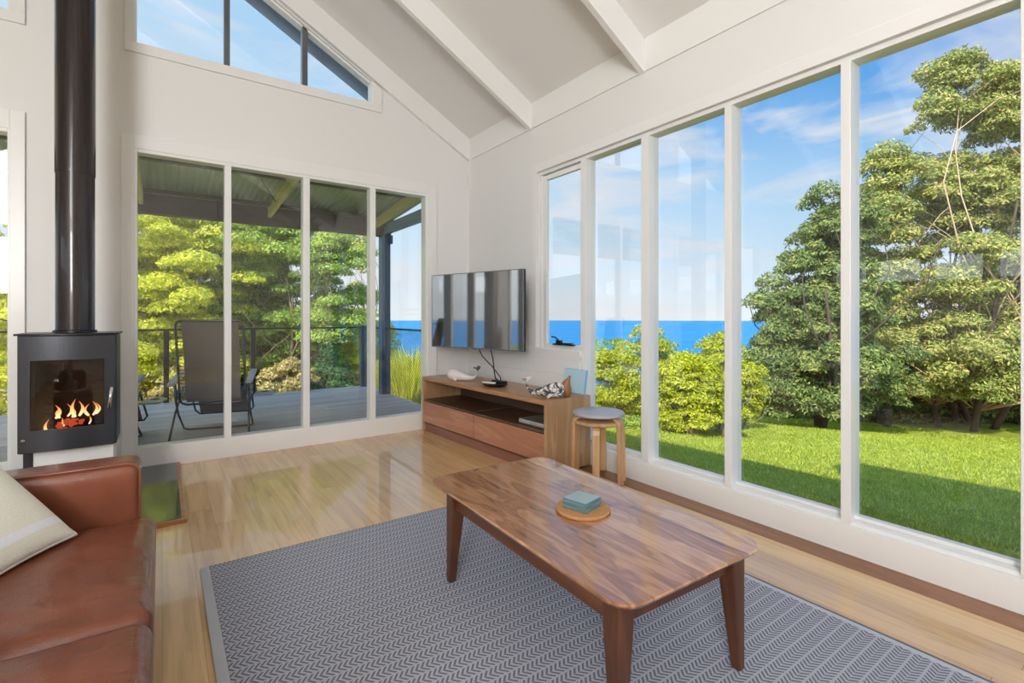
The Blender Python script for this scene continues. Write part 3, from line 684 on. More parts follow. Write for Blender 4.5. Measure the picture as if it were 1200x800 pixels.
# ------------------------------------------------------------------ hearth, stove, flue, basket
HE = thing('hearth_slab', 'dark polished hearth slab with timber edge under the stove', 'hearth', (-.65, 4.26, 0))
MB().box(-.65, .745, -.68, .715, .001, .028).build('slate', M['hearth'], HE, bevel=.003)
MB().box(-.665, .770, -.70, -.68, 0, .026).box(.745, .770, -.68, .715, 0, .026).build('timber_edge', M['hearth_edge'], HE, bevel=.002)
ST = thing('wood_stove', 'grey steel wood-burning stove with a glass door and lit fire', 'stove', (-.475, 4.1, .029))
zs = -.029
def bow(x): return .035*(1-(x/.235)**2)*-1
# body: sides, back, base, top of the firebox
b = MB(); b.box(-.232, -.222, .012, .36, .42+zs, 1.13+zs).box(.222, .232, .012, .36, .42+zs, 1.13+zs).box(-.222, .222, .35, .36, .42+zs, 1.13+zs).box(-.222, .222, .0, .35, .42+zs, .44+zs).box(-.222, .222, .0, .35, 1.11+zs, 1.13+zs)
b.build('body', M['stove_dark'], ST, bevel=.003)
b = MB(); b.box(-.2, .2, .335, .345, .46+zs, 1.09+zs).box(-.205, -.195, .03, .335, .46+zs, 1.09+zs).box(.195, .205, .03, .335, .46+zs, 1.09+zs).box(-.2, .2, .02, .335, .46+zs, .475+zs)
b.build('firebox_lining', M['soot'], ST)
def curved(x0, x1, z0, z1, th=.012, n=16):
    m_ = MB(); pf = [(x0+(x1-x0)*i/n, bow(x0+(x1-x0)*i/n)) for i in range(n+1)]
    pl = pf+[(x, y+th) for x, y in reversed(pf)]; return m_.prism(pl, z0, z1, 'z')
def add_c(mb_, *a): o = curved(*a); mb_.add(o.v, o.f)
d = MB(); X0, X1 = -.226, .228; wx0, wx1, wz0, wz1 = -.172, .172, .557+zs, .979+zs
add_c(d, X0, wx0, .425+zs, 1.125+zs); add_c(d, wx1, X1, .425+zs, 1.125+zs); add_c(d, wx0, wx1, .425+zs, wz0); add_c(d, wx0, wx1, wz1, 1.125+zs)
dr = d.build('door', M['stove'], ST)
g_ = MB(); add_c(g_, wx0, wx1, wz0, wz1, .004); o_ = g_.build('door_glass', M['fire_glass'], dr); o_.location = (0, .004, 0)
MB().tube([(.196, -.020, .665+zs), (.200, -.062, .665+zs), (.212, -.062, .79+zs), (.208, -.02, .79+zs)], .0085, 10).build('door_handle', M['chrome'], dr, smooth=True)
MB().lathe([(.004, -.0), (.009, -.001), (.009, -.004), (.006, -.006)], (-.203, -.012, .50+zs), 16, 'y').build('door_badge', M['chrome'], dr)
MB().prism([(-.245, .38), (-.245, -.012)]+[(-.24+.48*i/12, bow(-.24+.48*i/12)-.012) for i in range(13)]+[(.245, -.012), (.245, .38)], 1.13+zs, 1.142+zs, 'z').build('top_plate', M['stove_dark'], ST, bevel=.002)
b = MB(); b.box(-.17, .215, .05, .33, 0, .42+zs).build('pedestal', M['gloss_white'], ST, bevel=.004)
MB().box(-.212, -.17, .04, .33, 0, .42+zs).build('pedestal_side', M['stove_dark'], ST, bevel=.003)
for i, (x0, z0, x1, z1, y, r_) in enumerate(((-.14, .50, .05, .52, .12, .032), (-.06, .505, .15, .50, .2, .036), (-.11, .56, .10, .585, .17, .028))):
    MB().tube([(x0, y, z0+zs), ((x0+x1)/2, y+.01, (z0+z1)/2+.004+zs), (x1, y-.01, z1+zs)], [r_, r_*1.06, r_*.9], 10).build('burning_log', M['log'], ST, smooth='auto')
em = MB()
for i in range(46):
    x, y = random.uniform(-.07, .06), random.uniform(.10, .2); z = .535+random.uniform(0, .045)+zs; s_ = random.uniform(.006, .012)
    em.box(x-s_, x+s_, y-s_, y+s_, z-s_, z+s_)
em.build('ember_bed', M['ember'], ST, bevel=.002, kind='stuff')
for fx, fz, h, w_, sw in ((-.075, .60, .085, .020, .02), (-.055, .60, .065, .018, -.015), (-.02, .605, .08, .014, .02), (.005, .60, .065, .016, .012), (.02, .60, .115, .022, -.016), (.038, .605, .095, .019, .018), (.085, .60, .075, .018, -.02), (.105, .60, .09, .016, .02), (.12, .605, .075, .013, .02), (-.105, .505, .095, .018, -.018), (-.045, .515, .085, .02, .004), (.085, .545, .055, .01, .01)):
    pts = []; rr = []
    for i in range(9):
        a = i/8; pts.append((fx+sw*math.sin(a*3.2), .10+.03*(fx*7 % 1), fz+zs+h*a)); rr.append(max(.0012, w_*.62*(math.sin((.14+.86*a)*PI)**.8)*(1-.6*a)))
    MB().tube(pts, rr, 10).build('flame', M['flame'], ST, smooth=True)
fl = thing('flue_pipe', 'tall dark enamelled flue pipe rising from the stove to the roof', 'flue', (-.468, 4.33, 1.143))
MB().lathe([(.100, 0), (.100, 1.06)], n=48).build('lower_section', M['flue'], fl, smooth='auto')
MB().lathe([(.103, 1.04), (.1035, 1.05), (.1035, 1.07), (.103, 3.6), (.103, 3.98)], n=48).build('upper_section', M['flue'], fl, smooth='auto')
MB().lathe([(.112, 0), (.112, .012), (.104, .016)], n=48).build('collar', M['stove_dark'], fl, smooth='auto')
sm = MB().box(-.003, .003, -.1055, -.1, .0, 3.98).build('seam_strip', M['flue'], fl)
# log basket
LB = thing('log_basket', 'dark metal basket of kindling left of the stove', 'basket', (-.93, 4.02, .029))
MB().lathe([(.13, 0), (.15, .12), (.16, .30), (.165, .305), (.158, .30), (.145, .12), (.12, .012)], n=28).build('bucket', M['stove_dark'], LB, smooth='auto')
random.seed(3)
for i in range(16):
    a = random.uniform(0, 2*PI); r_ = random.uniform(0, .08); tlt = random.uniform(.01, .05)
    p = (r_*math.cos(a), r_*math.sin(a), .03); q = ((r_+tlt)*math.cos(a), (r_+tlt)*math.sin(a), random.uniform(.28, .36))
    if i < 3: q = (.11+.02*i, -.04+.03*i, .38+.015*i)
    o = MB().tube([p, ((p[0]+q[0])/2, (p[1]+q[1])/2, (p[2]+q[2])/2), q], [.016, .014, .006 if i < 3 else .012], 7).build('kindling_stick', M['bark_dark'])
    tag(o, 'rough brown kindling stick standing in the dark log basket', 'stick', 'kindling in the log basket'); o.location = LB.location

# ------------------------------------------------------------------ veranda
DZ = -.05
MB().box(-6, 3.10, 5.16, 9.08, DZ-.14, DZ).build('deck', M['deck'], kind='structure')
VP_ = thing('veranda_post', 'square slate-blue timber post holding up the corner of the veranda roof', 'post', (3.03, 7.93, DZ))
MB().box(-.075, .075, -.075, .075, 0, 2.62).build('shaft', M['post_blue'], VP_, bevel=.004)
MB().box(.05, .10, -.12, .12, 2.50, 2.64).build('bracket', M['post_blue'], VP_, bevel=.003)
VR = thing('veranda_roof', 'corrugated iron veranda roof on dark beams and pale treated rafters', 'veranda roof', (0, 0, 0))
def vz(y): return 3.10-.085*(y-5.16)             # underside of the iron
MB().box(-6, 3.12, 7.86, 7.90, 2.57, 2.83).box(-6, 3.12, 7.96, 8.0, 2.57, 2.83).build('front_beam', M['dark_timber'], VR, bevel=.004)
MB().box(.615, .635, 7.852, 7.86, 2.56, 2.83).build('beam_joint', M['black'], VR)
MB().hexa([(2.99, 5.2, 2.60), (3.06, 5.2, 2.60), (3.06, 7.85, 2.60), (2.99, 7.85, 2.60)], [(2.99, 5.2, 2.78), (3.06, 5.2, 2.78), (3.06, 7.85, 2.76), (2.99, 7.85, 2.76)]).build('side_beam', M['barge'], VR, bevel=.004)
for x in (-4.7, -3.2, -1.7, -.22, 1.27, 2.83):
    z0, z1 = vz(5.2)-.05, vz(7.85)-.05
    MB().hexa([(x-.024, 5.2, z0-.15), (x+.024, 5.2, z0-.15), (x+.024, 7.85, z1-.15), (x-.024, 7.85, z1-.15)], [(x-.024, 5.2, z0), (x+.024, 5.2, z0), (x+.024, 7.85, z1), (x-.024, 7.85, z1)]).build('rafter', M['yellow_timber'], VR, bevel=.003)
for y in (6.55,): MB().box(-6, 3.12, y, y+.07, vz(y)-.052, vz(y)-.004).build('purlin', M['dark_timber'], VR, bevel=.003)
MB().box(-6, 3.12, 7.75, 7.82, vz(7.8)-.052, vz(7.8)-.004).build('purlin', M['dark_timber'], VR, bevel=.003)
vs = []; fs = []; NX = int(9.3/.0095); xs = np.linspace(-6.05, 3.22, NX)
for x in xs:
    zz = .015*math.sin(2*PI*x/.076)
    for y in (5.16, 8.15): vs.append((x, y, vz(y)+.014+zz))
for i in range(NX-1): fs.append((2*i, 2*i+2, 2*i+3, 2*i+1))
ir = MB().add(vs, fs).build('roof_sheet', M['iron_roof'], VR, smooth=True); so = ir.modifiers.new('t', 'SOLIDIFY'); so.thickness = .001
MB().tube([(.55, 5.25, 2.98), (.95, 6.3, 2.80), (1.22, 7.1, 2.76)], .006, 6).build('sagging_cable', M['wire'], VR)
# railing
RL = thing('deck_railing', 'black deck railing with posts and diamond wire mesh around the veranda', 'railing', (0, 0, DZ))
RZ = 1.105
MB().box(-6, 3.06, 8.975, 9.025, RZ-.03, RZ).build('top_rail', M['rail'], RL, bevel=.004)
MB().box(3.01, 3.05, 5.2, 8.975, RZ-.03, RZ).build('top_rail', M['rail'], RL, bevel=.004)
for x in (-4.95, -3.95, -2.95, -1.95, -.95, .05, 1.21, 2.06): MB().box(x-.035, x+.035, 8.965, 9.035, 0, RZ-.03).build('rail_post', M['rail'], RL, bevel=.003)
MB().box(2.975, 3.085, 8.945, 9.055, 0, RZ+.02).build('rail_post', M['post_blue'], RL, bevel=.004)
MB().box(3.01, 3.05, 6.2, 6.24, 0, RZ-.03).build('rail_post', M['rail'], RL, bevel=.003)
ms = MB(); y0, y1, z0, z1 = 5.25, 8.94, .04, RZ-.03; st = .06
a = y0-(z1-z0)
def wseg(ya, za, yb, zb_): ms.box(-.0011, .0011, 0, 1, 0, 1) if False else ms.tube([(3.03, ya, za), (3.03, yb, zb_)], .0022, 4, False)
yy = y0-(z1-z0)
while yy < y1:
    ya, za = max(yy, y0), z0+max(0, y0-yy); yb = min(yy+(z1-z0), y1); zb2 = za+(yb-ya)
    if yb > ya: wseg(ya, za, yb, zb2); wseg(ya, z1-(za-z0), yb, z1-(zb2-z0))
    yy += st
ms.build('wire_mesh', M['wire'], RL)
# reclining chairs
def recliner(loc, rz, label):
    t = thing('reclining_chair', label, 'deck chair', loc, rz, 'deck chairs on the veranda')
    # local frame: x to the right, y forward (away from the house), z up
    w = .31
    bt, bb2 = Vector((0, -.13, 1.25)), Vector((0, .06, .40)); sf = Vector((0, .50, .46)); lf = Vector((0, .80, .12))
    def rail2(pa, pb, name, wd, par, close=True):
        return [Vector((-wd, pa.y, pa.z)), Vector((wd, pa.y, pa.z))]
    # back frame: inverted U with rounded corners
    r = .05
    pts = [(-w, bb2.y, bb2.z)]+[(-w, bt.y+.012, bt.z-.05), (-w+.012, bt.y+.004, bt.z-.018), (-w+.05, bt.y, bt.z), (w-.05, bt.y, bt.z), (w-.012, bt.y+.004, bt.z-.018), (w, bt.y+.012, bt.z-.05), (w, bb2.y, bb2.z), (w-.02, bb2.y+.01, bb2.z-.035), (w-.06, bb2.y+.012, bb2.z-.05), (-w+.06, bb2.y+.012, bb2.z-.05), (-w+.02, bb2.y+.01, bb2.z-.035), (-w, bb2.y, bb2.z)]
    MB().tube(pts, .0125, 8).build('back_frame', M['chair_steel'], t, smooth='auto')
    # sling back (curved), seat and leg rest
    def sling(p, q, sag, name, wd):
        m = MB(); n_ = 8; vs = []; 
        for i in range(n_+1):
            a = i/n_; c = p.lerp(q, a); s_ = sag*math.sin(a*PI)
            for sx in (-1, 1):
                for th in (0, 1): vs.append((sx*wd, c.y+s_*.9+th*.004, c.z-s_*.4+th*.002))
        fs = []
        for i in range(n_):
            o = i*4; fs += [(o, o+2, o+6, o+4), (o+1, o+5, o+7, o+3), (o, o+4, o+5, o+1), (o+2, o+3, o+7, o+6)]
        fs += [(0, 1, 3, 2), (n_*4, n_*4+2, n_*4+3, n_*4+1)]
        m.add(vs, fs); return m.build(name, M['sling'], t, smooth='auto')
    sling(bt+Vector((0, .002, -.004)), bb2+Vector((0, 0, .0)), .045, 'back_sling', w-.05)
    sling(bb2+Vector((0, .03, -.03)), sf, -.02, 'seat_sling', w-.05)
    sling(sf, lf, .02, 'leg_sling', w-.05)
    lc = MB()
    for sx in (-1, 1):
        for i in range(22):
            a = .03+.94*i/21; c = bt.lerp(bb2, a); s_ = .045*math.sin(a*PI)
            lc.tube([(sx*w, c.y, c.z), (sx*(w-.052), c.y+s_*.9, c.z-s_*.4+.012)], .0035, 4)
    lc.build('lacing', M['cord'], t, kind='stuff')
    sf2 = [(-w, bb2.y-.02, bb2.z+.02), (-w, sf.y, sf.z), (-w, lf.y-.03, lf.z+.05), (-w+.04, lf.y, lf.z), (w-.04, lf.y, lf.z), (w, lf.y-.03, lf.z+.05), (w, sf.y, sf.z), (w, bb2.y-.02, bb2.z+.02)]
    MB().tube(sf2, .011, 8).build('seat_frame', M['chair_steel'], t, smooth='auto')
    wo = w+.035
    # crossed legs: rear pair stand apart, front pair joined by a floor bar
    for sx in (-1, 1):
        MB().tube([(sx*wo, .36, .50), (sx*wo, .02, .26), (sx*(wo+.02), -.12, .012)], .011, 8).build('leg', M['chair_steel'], t, smooth=True)
    MB().tube([(-wo, .0, .48), (-wo, .15, .24), (-wo, .40, .03), (-wo+.04, .43, .013), (wo-.04, .43, .013), (wo, .40, .03), (wo, .15, .24), (wo, .0, .48)], .011, 8).build('leg_loop', M['chair_steel'], t, smooth=True)
    for sx in (-1, 1):
        MB().tube([(sx*wo, -.02, .58), (sx*(wo+.002), .08, .40), (sx*wo, .30, .44)], .009, 8).build('arm_strut', M['chair_steel'], t, smooth=True)
        a_ = MB().rbox(sx*(wo+.015)-.035, sx*(wo+.015)+.035, -.10, .36, -.015, .015, .014, seg=6).build('armrest', M['arm_grey'], t, smooth=True)
        a_.location = (0, 0, .60); a_.rotation_euler = (math.radians(12), 0, 0)
        MB().tube([(sx*wo, .02, .60), (sx*wo, .10, .42)], .010, 6).build('arm_pivot', M['cord'], t)
    # clip-on side tray
    tr = MB().prism(rrect(.10, .17, .05, 5), .395, .412, 'z').build('side_tray', M['arm_grey'], t, bevel=.004); tr.location = (wo+.13, .28, 0)
    MB().lathe([(.042, -.03), (.042, .004), (.036, .004)], (0, .08, .412), 20).build('cup_holder', M['cord'], tr)
    MB().tube([(0, 0, 0), (.14, 0, -.01)], .008, 6).build('tray_arm', M['chair_steel'], tr); tr.children[-1].location = (-.16, 0, .39)
    return t
CH = recliner((.44, 6.18, DZ), math.radians(-14), 'grey mesh reclining chair on the deck, seen whole from behind through the glass')
c2 = copy_tree(CH); c2.location = (-.60, 6.22, DZ); c2.rotation_euler = (0, 0, math.radians(-12)); c2['label'] = 'second grey reclining chair, mostly hidden behind the left window frame and stove'

# ------------------------------------------------------------------ ground, sea
def ground(x, y):
    z = -.35-.13*min(max(0, x-3.3), 20)-.04*max(0, x-23.3)-.05*max(y, -6)
    far = max(0, max(x-44, (y-24)))
    z -= .22*far+.004*min(far, 60)**2
    return z
NXg = 90; vs = []; fs = []
gx = np.concatenate([np.linspace(-30, 3, 12), np.linspace(3.6, 30, 40), np.linspace(32, 420, 30)]); gy = np.concatenate([np.linspace(-40, -6, 12), np.linspace(-5, 30, 36), np.linspace(34, 420, 30)])
for x in gx:
    for y in gy: vs.append((x, y, max(ground(x, y), -70)+.05*math.sin(x*.6)*math.cos(y*.5)))
ny = len(gy)
for i in range(len(gx)-1):
    for j in range(ny-1): fs.append((i*ny+j, (i+1)*ny+j, (i+1)*ny+j+1, i*ny+j+1))
MB().add(vs, fs).build('lawn_ground', M['lawn'], smooth=True, kind='structure')
n = 96; R_ = 6600
MB().add([(R_*math.cos(2*PI*i/n), R_*math.sin(2*PI*i/n), -60) for i in range(n)], [tuple(range(n))]).build('sea', M['sea'], kind='structure')

# grass tufts near the house
def quick(name, V, F, m, parent=None, nper=3):
    me = bpy.data.meshes.new(name); nv = len(V); nf = len(F)
    me.vertices.add(nv); me.vertices.foreach_set('co', V.astype(np.float32).ravel())
    me.loops.add(nf*nper); me.loops.foreach_set('vertex_index', F.astype(np.int32).ravel())
    me.polygons.add(nf); me.polygons.foreach_set('loop_start', np.arange(0, nf*nper, nper, dtype=np.int32)); me.polygons.foreach_set('loop_total', np.full(nf, nper, dtype=np.int32))
    me.update(calc_edges=True); me.materials.append(m)
    o = bpy.data.objects.new(name, me); COL.objects.link(o)
    if parent: o.parent = parent
    return o
def grass(n):
    x = 3.2+RNG.random(n)**1.6*22; y = -3+RNG.random(n)*24
    z = np.array([ground(a, b)+.05*math.sin(a*.6)*math.cos(b*.5) for a, b in zip(x, y)])
    an = RNG.random(n)*2*PI; h = .02+.035*RNG.random(n)+.0006*x; wd = .005+.0006*x; lx, ly = (RNG.random(n)-.5)*.07, (RNG.random(n)-.5)*.07
    V = np.zeros((n, 3, 3)); V[:, 0] = np.c_[x-np.cos(an)*wd, y-np.sin(an)*wd, z-.01]; V[:, 1] = np.c_[x+np.cos(an)*wd, y+np.sin(an)*wd, z-.01]; V[:, 2] = np.c_[x+lx, y+ly, z+h]
    o = quick('lawn_grass', V.reshape(-1, 3), np.arange(3*n).reshape(n, 3), M['blade'])
    tag(o, 'short green lawn grass sloping away from the window wall', 'grass', kind='stuff')
grass(300000)

# ------------------------------------------------------------------ trees
def leaves(clumps, leaf, dens, flat=.65, up=.35):
    """leaf cards over a set of puffs: clumps rows = cx,cy,cz,r"""
    C = np.array(clumps); cnt = np.maximum(12, (dens*C[:, 3]**2)).astype(int); idx = np.repeat(np.arange(len(C)), cnt); n = len(idx)
    d = RNG.normal(size=(n, 3)); d[:, 2] = np.where(d[:, 2] < -.2, -d[:, 2]*RNG.random(n), d[:, 2]); d /= np.linalg.norm(d, axis=1)[:, None]
    rad = (.55+.5*RNG.random(n)**.6)[:, None]*C[idx, 3][:, None]
    P = C[idx, :3]+d*rad*np.array([1, 1, flat])
    nrm = d+RNG.normal(size=(n, 3))*.55+np.array([0, 0, up]); nrm /= np.linalg.norm(nrm, axis=1)[:, None]
    t = np.cross(nrm, RNG.normal(size=(n, 3))); t /= np.linalg.norm(t, axis=1)[:, None]; b = np.cross(nrm, t)
    s = (leaf*(.6+.8*RNG.random(n)))[:, None]; w = s*.38
    V = np.stack([P-t*s, P+b*w-t*s*.1, P+t*s, P-b*w-t*s*.1], axis=1)
    return V.reshape(-1, 3), np.arange(4*n).reshape(n, 4)
def puffs(env, n, rmin, rmax, shell=.5):
    """env rows: centre xyz, radii xyz, weight; puffs fill the outer shell of each"""
    out = []; W = np.array([e[6] if len(e) > 6 else e[3]*e[5] for e in env]); W = W/W.sum()
    for i in range(n):
        e = env[RNG.choice(len(env), p=W)]; d = RNG.normal(size=3); d /= np.linalg.norm(d); r = (shell+(1-shell)*RNG.random())
        out.append((e[0]+d[0]*e[3]*r, e[1]+d[1]*e[4]*r, e[2]+d[2]*e[5]*r, rmin+(rmax-rmin)*RNG.random()))
    return out
def bend(p, q, n=5, amp=.12):
    p, q = Vector(p), Vector(q); L = (q-p).length; o = Vector(RNG.normal(size=3))*L*amp; o.z = abs(o.z)*.4
    return [tuple(p.lerp(q, i/n)+o*math.sin(i/n*PI)) for i in range(n+1)]
def tree(name, label, cat, base, env, npuff, rr, leaf, dens, lm, bm, trunks=1, tr=.22, nbr=14, group=None, flat=.65, shell=.5, up=.35, spread=.8, brm=None):
    bx, by = base; bz = ground(bx, by)-.1
    t = thing(name, label, cat, (bx, by, bz), 0, group)
    P = puffs(env, npuff, rr[0], rr[1], shell); P = [(x-bx, y-by, z-bz, r) for x, y, z, r in P]
    V, F = leaves(P, leaf, dens, flat, up); o = quick('foliage', V, F, lm, t, 4)
    top = max(p[2] for p in P); cx = np.mean([p[0] for p in P]); cy = np.mean([p[1] for p in P])
    tops = []
    for k_ in range(trunks):
        a = 2*PI*k_/max(trunks, 1)+.5; off = (spread*math.cos(a), spread*math.sin(a)) if trunks > 1 else (0, 0)
        q = (cx*.8+off[0]*1.6, cy*.8+off[1]*1.6, top*(.72 if trunks == 1 else .6))
        pts = bend((off[0]*.5, off[1]*.5, -.2), q, 8, .04); MB().tube(pts, [tr*(1-.75*i/8) for i in range(9)], 8).build('trunk', bm, t, smooth=True); tops.append(pts)
    bb_ = MB(); sel = RNG.choice(len(P), min(nbr, len(P)), replace=False)
    for j in sel:
        p = P[j]; pts = tops[int(RNG.integers(len(tops)))]; i0 = min(8, max(1, int(p[2]/top*7*.75)))
        bb_.tube(bend(pts[i0], p[:3], 5, .2), [tr*.26*(1-.8*i/5) for i in range(6)], 5)
    if nbr: bb_.build('branches', brm or bm, t, smooth=True)
    return t
def E3(px, py, d, rx, rz, ry=None, w=None):
    x, y, z = at(px, py, d); e = [x, y, z, rx, ry or rx, rz]
    if w: e.append(w)
    return tuple(e)
def px2m(d): return d/FPX
# big trees right
d = 19.5
env = [E3(1165, 125, d, 1.7, 1.6), E3(1112, 90, d, .75, 1.0), E3(1195, 100, d, 1.5, 1.3), E3(1095, 140, d, .8, .8), E3(1185, 230, d, 2.2, 2.0), E3(1100, 240, d+1, 2.0, 2.0), E3(1045, 205, d, .9, 1.1), E3(1025, 255, d, 1.1, 1.2), E3(1090, 330, d, 2.4, 2.0), E3(1180, 340, d, 2.6, 2.0), E3(1240, 200, d+1, 2.8, 3.0), E3(1260, 360, d+1, 2.8, 2.6), E3(1030, 320, d+.5, 1.6, 1.8), E3(1100, 410, d-.5, 2.4, 1.5), E3(1190, 415, d-.5, 2.4, 1.5), E3(1030, 410, d+.5, 1.8, 1.6), E3(1060, 455, d-.5, 1.3, .6), E3(1130, 455, d-1, 1.3, .5), E3(1200, 455, d-1, 1.6, .5)]
bx, by, _ = at(1130, 500, d+.8)
tree('tall_gum_tree', 'tallest spreading tree beyond the lawn, rising to the top of the right pane', 'tree', (bx, by), env, 640, (.32, .8), .075, 1500, M['leaf_olive'], M['bark_dark'], 4, .13, 110, flat=.85, shell=.45, spread=1.6, brm=M['bark_pale'], up=.25)
d = 18
env = [E3(985, 268, d, 1.4, 1.5), E3(958, 315, d, 1.2, 1.2), E3(985, 360, d, 1.8, 1.7), E3(928, 365, d, 1.2, 1.2), E3(955, 425, d, 2.2, 1.6), E3(908, 420, d, 1.0, 1.2), E3(1005, 440, d, 1.8, 1.4), E3(905, 465, d, .9, .7), E3(950, 468, d-.4, 1.6, .6)]
bx, by, _ = at(960, 490, d)
tree('dark_gum_tree', 'dark leafy tree with foliage to the ground, left of the tallest tree', 'tree', (bx, by), env, 400, (.28, .65), .07, 1700, M['leaf_dark'], M['bark_dark'], 2, .13, 30, flat=.85, shell=.4, spread=.8, up=.25)
d = 21
for i, px in enumerate((1035, 1085, 1140, 1185)):
    x, y, _ = at(px, 480, d+i % 2)
    z = ground(x, y)
    env = [(x, y, z+2.2, 1.5, 1.2, 1.0), (x+.5, y+1, z+3.4, 1.5, 1.2, 1.0)]
    tree('understorey_tree', ['shaded small tree with dark trunk under the tall trees, just right of the window mullion', 'shaded small tree with forked dark trunk, second from the mullion under the tall trees', 'shaded small tree third from the mullion, under the tall trees', 'shaded small tree at the right edge of the glass under the tall trees'][i], 'tree', (x, y), env, 34, (.3, .6), .08, 900, M['leaf_dark'], M['bark_dark'], 2, .15, 8, group='shaded trees under the tall trees', spread=.5)
# row of shrubs
def shrub(label, px, py, d, rx, rz, m, n=60, leaf=.042, rr=(.16, .34), dens=3000, cat='shrub', name='round_shrub', bark='bark', group='yellow-green shrubs beyond the lawn', tr=.05, nb=10, extra=None, shell=.6):
    x, y, z = at(px, py, d); env = [(x, y, z, rx, rx, rz)]+(extra or [])
    return tree(name, label, cat, (x, y), env, n, rr, leaf, dens, m, M[bark], 2, tr, nb, group=group, flat=.75, shell=shell, spread=.25)
for i, (px, w_) in enumerate(((895, 'left end, behind the third mullion'), (945, 'below the dark leafy tree'), (1000, 'behind the fourth mullion'), (1050, 'right of the fourth mullion'), (1105, 'centre of the right pane'), (1160, 'near the right frame'))):
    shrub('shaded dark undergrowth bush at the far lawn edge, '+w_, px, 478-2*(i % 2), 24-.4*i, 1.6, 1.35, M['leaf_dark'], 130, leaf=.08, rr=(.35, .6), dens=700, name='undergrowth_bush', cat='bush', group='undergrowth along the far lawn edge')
shrub('yellow-green leafy shrub seen just right of the media bench and stool', 712, 462, 13, .95, 1.15, M['leaf_yellow'], 130)
shrub('tall yellow-green shrub half behind the second mullion', 752, 440, 14, .8, 1.35, M['leaf_yellow'], 100)
shrub('olive shrub with rounded top just right of the second mullion', 774, 436, 15, .5, 1.1, M['leaf_green'], 70)
shrub('broad yellow-green shrub with pale forked trunk in the middle pane', 812, 456, 12.6, .95, .92, M['leaf_yellow'], 170, bark='bark_pale', tr=.07, nb=20)
shrub('tall yellow-green shrub against the sea, left of the third mullion', 842, 435, 13.6, .5, 1.1, M['leaf_yellow'], 80)
shrub('low spreading bright shrub at the lawn edge in the middle pane', 806, 492, 12.0, .72, .22, M['leaf_yellow'], 50, rr=(.12, .22))
shrub('low round shrub on dry soil beside the third mullion', 850, 482, 12.4, .4, .35, M['leaf_yellow'], 36, rr=(.12, .22))
shrub('small yellow-green shrub squeezed between third mullion and dark tree', 872, 460, 15.5, .5, 1.1, M['leaf_yellow'], 70)
shrub('small shaded shrub below the bright one beside the stool', 728, 505, 12.2, .5, .45, M['leaf_green'], 40)
shrub('thin-topped darker tree peeking above the shrubs beside the bench', 715, 420, 18, .9, .7, M['leaf_green'], 40, rr=(.18, .32), dens=1100, leaf=.06, cat='tree', name='small_tree', nb=24)
# trees beyond the deck
d = 12.5
env = [E3(175, 340, d+1.2, 1.2, 1.6), E3(205, 385, d+1, 1.0, .8), E3(165, 400, d, 1.0, .9), E3(180, 285, d, 1.8, 1.3), E3(150, 360, d, 1.9, 1.4), E3(230, 330, d, 1.6, 1.2), E3(90, 300, d, 2.0, 1.8), E3(215, 420, d, 1.5, .9), E3(120, 440, d, 1.6, 1.0), E3(20, 330, d, 2.2, 2.2), E3(20, 440, d, 2.0, 1.4), E3(200, 240, d, 1.6, .9), E3(170, 440, d-.5, 1.2, .5)]
bx, by, _ = at(190, 470, d)
tree('lime_tree', 'bright yellow-green spreading tree filling the leftmost deck panes', 'tree', (bx, by), env, 680, (.24, .55), .042, 2800, M['leaf_lime'], M['bark_dark'], 2, .10, 50, shell=.4, spread=.6, flat=.6)
d = 14
env = [E3(300, 345, d+1.2, 1.4, 1.6), E3(330, 400, d+1, 1.4, .8), E3(300, 290, d, 1.8, 1.2), E3(345, 320, d, 1.6, 1.3), E3(396, 300, d, .9, .9), E3(280, 370, d, 1.5, 1.2), E3(370, 385, d, 1.4, 1.0), E3(330, 260, d, 1.6, .8), E3(400, 350, d+.5, .7, .6), E3(300, 415, d, 1.3, .6)]
bx, by, _ = at(325, 470, d)
tree('green_tree', 'mid-green open-crowned tree right of the yellow-green one, with sky showing through', 'tree', (bx, by), env, 470, (.24, .52), .045, 2400, M['leaf_green'], M['bark'], 3, .07, 80, shell=.35, spread=.7, flat=.6)
env = [E3(413, 300, 20, .9, .9), E3(425, 350, 20, .8, 1.2), E3(428, 285, 20, .6, .7), E3(400, 400, 19, 1.2, 1.0)]
bx, by, _ = at(420, 460, 20)
tree('sparse_gum_tree', 'sparse grey-green gum tree against the sky, left of the blue post', 'tree', (bx, by), env, 54, (.18, .4), .07, 900, M['leaf_olive'], M['bark'], 1, .09, 30, shell=.2)
# conifer
x, y, z = at(388, 440, 13.5); zg = ground(x, y)-.1; t = thing('conifer', 'dark green cone-shaped conifer behind the deck railing', 'conifer', (x, y, zg))
zt = at(388, 388, 13.5)[2]-zg; P = []
for i in range(220):
    h = .25+(zt-.25)*RNG.random(); rr_ = .70*(1-h/zt)*(.55+.45*RNG.random()); an = RNG.random()*2*PI
    P.append((rr_*math.cos(an), rr_*math.sin(an), h, .12+.09*(1-h/zt)))
V, F = leaves(P, .04, 4500, 1.2, .6); quick('foliage', V, F, M['leaf_conifer'], t, 4)
MB().tube([(0, 0, 0), (0, 0, zt*.9)], [.07, .015], 8).build('trunk', M['bark_dark'], t)
shrub('dry straw-coloured bush behind the deck railing', 338, 448, 12.5, .7, .55, M['leaf_dry'], 70, rr=(.12, .24), group=None, name='dry_bush', cat='bush')
shrub('pale dry bush behind the second deck chair', 190, 455, 11.8, .8, .5, M['leaf_dry'], 70, rr=(.12, .24), group=None, name='dry_bush', cat='bush')
shrub('light green bush between the conifer and the corner rail post', 424, 425, 14.6, .5, .8, M['leaf_lime'], 70, rr=(.14, .28), group=None, name='green_bush', cat='bush')
